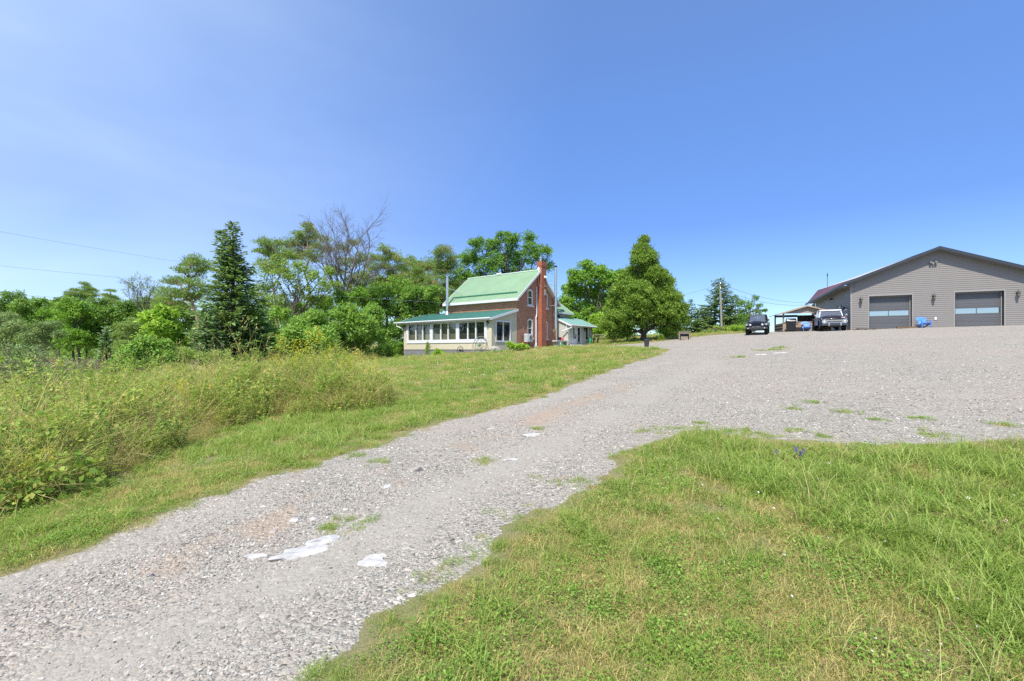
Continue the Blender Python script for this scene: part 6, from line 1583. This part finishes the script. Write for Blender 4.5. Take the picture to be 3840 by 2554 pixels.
broadleaf('sparse_tree', 'loose yellow green tree between the spruce and the bare tree', None, [(985, 1020, 46), (1045, 985, 36), (1070, 1050, 54), (1130, 1015, 44), (1185, 1060, 50), (1000, 1090, 50), (1110, 1110, 56), (1235, 1030, 34), (1245, 1090, 46), (1180, 1130, 46), (1050, 1140, 46)], 37, 1100, LEAF_L, BARK, 31, .62, .17, .09, .46, .14)
broadleaf('sparse_tree', 'second loose yellow green tree, lower and behind the first', None, [(960, 1110, 44), (1010, 1150, 50), (1080, 1165, 50), (1150, 1180, 50), (1220, 1140, 46), (1290, 1100, 44), (1330, 1120, 40)], 43, 1120, LEAF_L, BARK, 32, .7, .18, .09, .48, .14)
broadleaf('sparse_tree', 'olive tree filling the gap between the bare tree and the sumacs', None, [(1380, 1080, 44), (1430, 1070, 44), (1340, 1090, 40), (1500, 1060, 36), (1550, 1075, 36)], 52, 1420, LEAF_L, BARK, 33, .8, .2, .1, .5, .14)
pine('pine_tree', 'grey green pine filling the gap left of the bushy pine by the green roof', 'pines behind the sunroom', [(1540, 985, 26), (1570, 1000, 26), (1520, 1020, 30), (1480, 1060, 30), (1560, 1045, 34), (1510, 1085, 36), (1590, 1060, 26)], 55, 1545, PINE, 26, brown=.15)
bare_tree('bare_tree', 'tall leafless dead tree with many fine twigs', 1285, 40, 812, 145, seed=4, tr=.24, stems=5, fork=.36)
bare_tree('bare_tree', 'half bare tree with few leaves above the far left wood', 555, 50, 1035, 80, seed=6, tr=.16, stems=4, leaves=70, leaf=LEAF_L, fork=.5, bark=BARK)
sg = 'sumac thicket beside the sunroom'
bush('sumac_shrub', 'light green sumac at the front of the thicket', sg, [(1130, 1240, 56), (1180, 1205, 46), (1090, 1270, 46), (1200, 1275, 56), (1130, 1315, 52), (1060, 1320, 40)], 31, LEAF_S, 41, .30, .10, .42)
bush('sumac_shrub', 'broad sumac next to the sunroom, brightest of the thicket', sg, [(1300, 1190, 54), (1352, 1225, 62), (1270, 1262, 56), (1400, 1185, 46), (1335, 1300, 56), (1410, 1265, 50), (1240, 1310, 48)], 33, LEAF_S, 42, .30, .10, .42)
bush('sumac_shrub', 'tall sumac rising behind the bright one', sg, [(1430, 1110, 54), (1500, 1080, 50), (1560, 1120, 56), (1465, 1170, 58), (1540, 1180, 66), (1605, 1150, 44), (1380, 1130, 46), (1620, 1100, 30)], 44, LEAF_S, 43, .32, .11, .5)
bush('sumac_shrub', 'shaded dark sumac tucked against the sunroom end wall', sg, [(1455, 1265, 56), (1485, 1310, 46), (1440, 1330, 40), (1500, 1235, 40), (1400, 1340, 36)], 44.5, LEAF_D, 44, .28, .10, .45)  # darker leaf colour stands in for the shade beside the house
bush('sumac_shrub', 'green undergrowth shrub between the spruce and the thicket', sg, [(950, 1200, 50), (1000, 1255, 56), (1045, 1190, 50), (930, 1290, 50), (1000, 1320, 44)], 34.5, LEAF_M, 45, .22, .10, .42)
bush('sumac_shrub', 'mid green shrub under the bare tree', sg, [(1210, 1150, 50), (1280, 1130, 44), (1340, 1110, 40), (1250, 1190, 44), (1120, 1170, 44)], 39, LEAF_M, 46, .20, .09, .45)
lg = 'shrubs in the clearing'
bush('sumac_shrub', 'bright low sumac bush at the edge of the clearing', lg, [(480, 1335, 40), (540, 1305, 42), (600, 1310, 40), (440, 1370, 32), (555, 1360, 44), (630, 1350, 30), (500, 1385, 32), (420, 1395, 20)], 23, LEAF_S, 51, .22, .08, .32)
bush('leafy_sapling', 'broad leaved sapling behind the bright low sumac bush', lg, [(560, 1195, 30), (618, 1185, 38), (592, 1235, 46), (640, 1240, 40), (560, 1265, 38), (660, 1280, 32), (620, 1290, 36)], 28, LEAF_B, 52, .20, .14, .38)
bush('leafy_sapling', 'yellowish shrub below the spruce at the weeds', lg, [(700, 1340, 36), (760, 1350, 36), (820, 1345, 34), (660, 1360, 24)], 24, LEAF_L, 53, .16, .07, .32)
fg = 'trees of the far left wood'
far_ = [('round dark tree at the far left end of the wood', [(45, 1125, 40), (15, 1160, 40), (85, 1165, 45), (55, 1205, 60), (0, 1230, 50), (110, 1230, 50)], 58, LEAF_F),
        ('mid green tree second from the left end of the wood', [(150, 1150, 36), (125, 1195, 48), (185, 1190, 44), (150, 1240, 50)], 60, LEAF_M),
        ('broad bright tree in the middle of the far left wood', [(260, 1148, 40), (300, 1180, 56), (245, 1210, 56), (320, 1230, 60), (280, 1270, 50)], 50, LEAF_M),
        ('dull olive tree right of the broad bright one', [(380, 1150, 44), (410, 1195, 56), (350, 1215, 46), (400, 1250, 50)], 52, LEAF_F),
        ('grey green tree behind the broad leaved sapling', [(470, 1165, 40), (510, 1200, 50), (455, 1220, 46), (560, 1150, 40), (520, 1250, 40)], 54, LEAF_F),
        ('olive tree below the flat crowned pine', [(610, 1150, 40), (660, 1170, 46), (700, 1190, 46), (640, 1220, 46), (720, 1240, 50)], 46, LEAF_L),
        ('pale tree top between the second and the broad bright tree', [(205, 1140, 30), (222, 1170, 36), (190, 1180, 30)], 70, LEAF_F)]
for k, (lb, cs, Y, lm) in enumerate(far_): broadleaf('deciduous_tree', lb, fg, cs+[(c[0]+9, 1285, 40) for c in cs[1:4]], Y, cs[1][0], lm, BARK, 60+k, .95, .26, .15, .6, .16)
pine('pine_tree', 'white pine standing above the far left wood', 'pines over the far left wood', [(318, 1068, 9), (330, 1085, 13), (312, 1100, 14), (345, 1105, 14), (355, 1090, 7), (325, 1120, 20)], 72, 325, PINE, 71, BARK_D, flat=.35, nL=.4)
pine('pine_tree', 'shorter dark pine just left of the white pine', 'pines over the far left wood', [(280, 1092, 10), (270, 1110, 14), (295, 1112, 14), (255, 1118, 10), (280, 1130, 18)], 70, 280, PINE, 72, BARK_D, flat=.35, nL=.4)
pine('pine_tree', 'slim pine top right of the white pine', 'pines over the far left wood', [(412, 1095, 8), (408, 1112, 12), (425, 1122, 12), (405, 1135, 14), (432, 1135, 8)], 66, 412, PINE, 73, BARK_D, flat=.35, nL=.4)
jg = 'low conifers in the clearing'
bush('low_pine', 'grey green low pine at the far left edge of the clearing', jg, [(20, 1200, 34), (60, 1235, 36), (0, 1260, 36), (90, 1270, 26), (20, 1300, 26), (0, 1300, 26)], 36, JUN, 81, .17, .045, .36, 1.5)
bush('low_pine', 'spreading low pine in front of the second far tree', jg, [(160, 1235, 30), (200, 1225, 26), (130, 1255, 26), (225, 1262, 24), (160, 1300, 26), (130, 1300, 26)], 38, JUN, 82, .17, .045, .36, 1.5)
spruce('young_spruce', 'bluish young spruce at the back of the clearing', jg, 400, 42, 1222, 36, SPRUCE_P, 83, 1, .03, .1, 1.0, power=.6)
bush('low_pine', 'dark low conifer right of the bluish young spruce', jg, [(470, 1235, 34), (510, 1225, 36), (450, 1265, 26), (530, 1262, 30), (470, 1300, 26), (450, 1300, 26)], 40, PINE, 84, .17, .045, .36, 1.5)
brush_pile('large grey heap of dead branches at the left end of the weeds', 70, 1400, 17.5, 2.2, 2.0, 1, green=JUN, n=520)
brush_pile('brownish dead brush at the back edge of the clearing', 335, 1310, 34, 1.5, 1.1, 2, n=260)
brush_pile('rust brown dead bush in front of the far wood', 213, 1240, 37, 1.0, 1.3, 3, leaf=RUSTL, n=200)
brush_pile('dead brush heap low beside the far left conifers', 150, 1320, 26, 1.8, .8, 4, green=JUN, n=240)
brush_pile('pale dead brush under the round far left tree', 20, 1330, 28, 1.7, 1.2, 5, green=JUN, n=260)

# distant wood closing the view behind everything on the left
def distant_wood():
    rng = np.random.default_rng(77); n = 1500; a = np.where(rng.uniform(0, 1, n) < .8, rng.uniform(-1.25, .36, n), rng.uniform(-2.6, -1.2, n)); px = a*F+CX; Y = rng.uniform(84, 112, n)
    top = 1150+20*np.sin(px/140)+28*(vnoise(px/60, px*0, 5)-.5)-25*(px > 1300)
    x = (px-CX)/F*Y; zt_ = (HY-top)/F*Y; g_ = h(x, Y); z = g_+(zt_-g_)*rng.uniform(.0, 1, n)**1.0
    c = np.stack([x, Y, z], -1); Q = cloud(rng, c, rng.uniform(.9, 1.8, n), 60, .5, .3)
    o = link_mesh('distant_wood', np_mesh('distant_wood', Q, 4, LEAF_F)); tag(o, 'dim green mass of the wood far behind the trees on the left', 'wood', None, 'stuff')
distant_wood()

# planting along the house
broadleaf('foundation_shrub', 'leafy vine shrub at the sunroom corner below the side window', None, [(1912, 1292, 10), (1925, 1300, 12), (1945, 1303, 11), (1960, 1300, 10), (1975, 1302, 8)], 33.6, 1935, LEAF_B, BARK, 91, 1.2, .16, .10, .22, .03, cat='shrub', limbs=False)
broadleaf('foundation_shrub', 'bright green tuft of leaves in front of the sunroom skirting', None, [(1640, 1322, 13), (1660, 1328, 12), (1625, 1332, 10)], 36.2, 1645, LEAF_B, BARK, 92, 1.2, .13, .07, .2, .03, cat='shrub', limbs=False)
broadleaf('foundation_shrub', 'low lush green shrub at the far left end of the skirting', None, [(1490, 1345, 14), (1510, 1350, 14), (1530, 1346, 12), (1470, 1356, 12), (1545, 1338, 10)], 38, 1505, LEAF_S, BARK, 93, 1.1, .18, .08, .26, .03, cat='shrub', limbs=False)
def climber(px, Y):
    x, y = PX(px, Y), Y; z = hz(x, y); q = thing('climbing_plant', 'narrow climbing plant on a stake before the sunroom windows', 'plant', (x, y, z)); rng = np.random.default_rng(5)
    top = PZ(1245, Y)-z; b = MB(); b.tube([(0, 0, -.1), (.01, 0, top)], .014, 6); b.build('stake', WOODL, q)
    m = 34; t = rng.uniform(0, 1, m); c = np.stack([rng.normal(0, .10*(1-t)+.02, m), rng.normal(0, .1*(1-t)+.02, m), .05+t*(PZ(1290, Y)-z)], -1)
    link_mesh('foliage', np_mesh('foliage', cloud(rng, c, np.full(m, .14), 26, .09, .06), 4, LEAF_L), q)
climber(1604, 36.6)

# ------------------------------------------------------------------ one mesh per piece: parts that were built in pairs become separate parts
def split_pieces(names):
    for o in [o for o in COL.objects if o.type == 'MESH' and o.parent and o.name.split('.')[0] in names]:
        me = o.data; nv = len(me.vertices); co = np.empty(nv*3, np.float32); me.vertices.foreach_get('co', co); co = np.round(co.reshape(-1, 3), 4)
        key = {}; par = {}
        vid = [key.setdefault(tuple(c), len(key)) for c in co.tolist()]
        par = list(range(len(key)))
        def find(a):
            while par[a] != a: par[a] = par[par[a]]; a = par[a]
            return a
        for p in me.polygons:
            r = find(vid[p.vertices[0]])
            for v in p.vertices[1:]: par[find(vid[v])] = r
        comp = {}
        for p in me.polygons: comp.setdefault(find(vid[p.vertices[0]]), []).append(p.index)
        if not 2 <= len(comp) <= 12: continue
        groups_ = list(comp.values()); uvl = me.uv_layers[0].data if me.uv_layers else None; parts = []
        for g_ in groups_:
            mb = MB()
            for i in g_:
                p = me.polygons[i]; mb.face([me.vertices[v].co for v in p.vertices], [tuple(uvl[l].uv) for l in p.loop_indices] if uvl else None)
            parts.append(mb)
        nm = o.name.split('.')[0]; mats = list(me.materials); sm = me.polygons[0].use_smooth; P_ = o.parent; kids = list(o.children); lb = o.get('label')
        new = [mb.build(nm, mats, P_, smooth=sm, merge=sm) for mb in parts]
        for k in kids:
            k.parent = new[0]
        if lb: new[0]['label'] = lb
        bpy.data.objects.remove(o)
split_pieces({'door_reveal', 'bracket', 'stay_wire', 'corner_trim', 'hanger_bracket', 'door', 'handle', 'mirror', 'bumper_guard', 'axle', 'castor', 'leg', 'fascia', 'soffit', 'eave_gutter', 'wiper', 'tow_hook', 'side_glass', 'side_panel', 'side_post', 'seat', 'insulator', 'top_board', 'conduit', 'grille_inserts', 'side_rail', 'junction_box', 'backrest', 'barge_board', 'snow_rail', 'downpipe'})
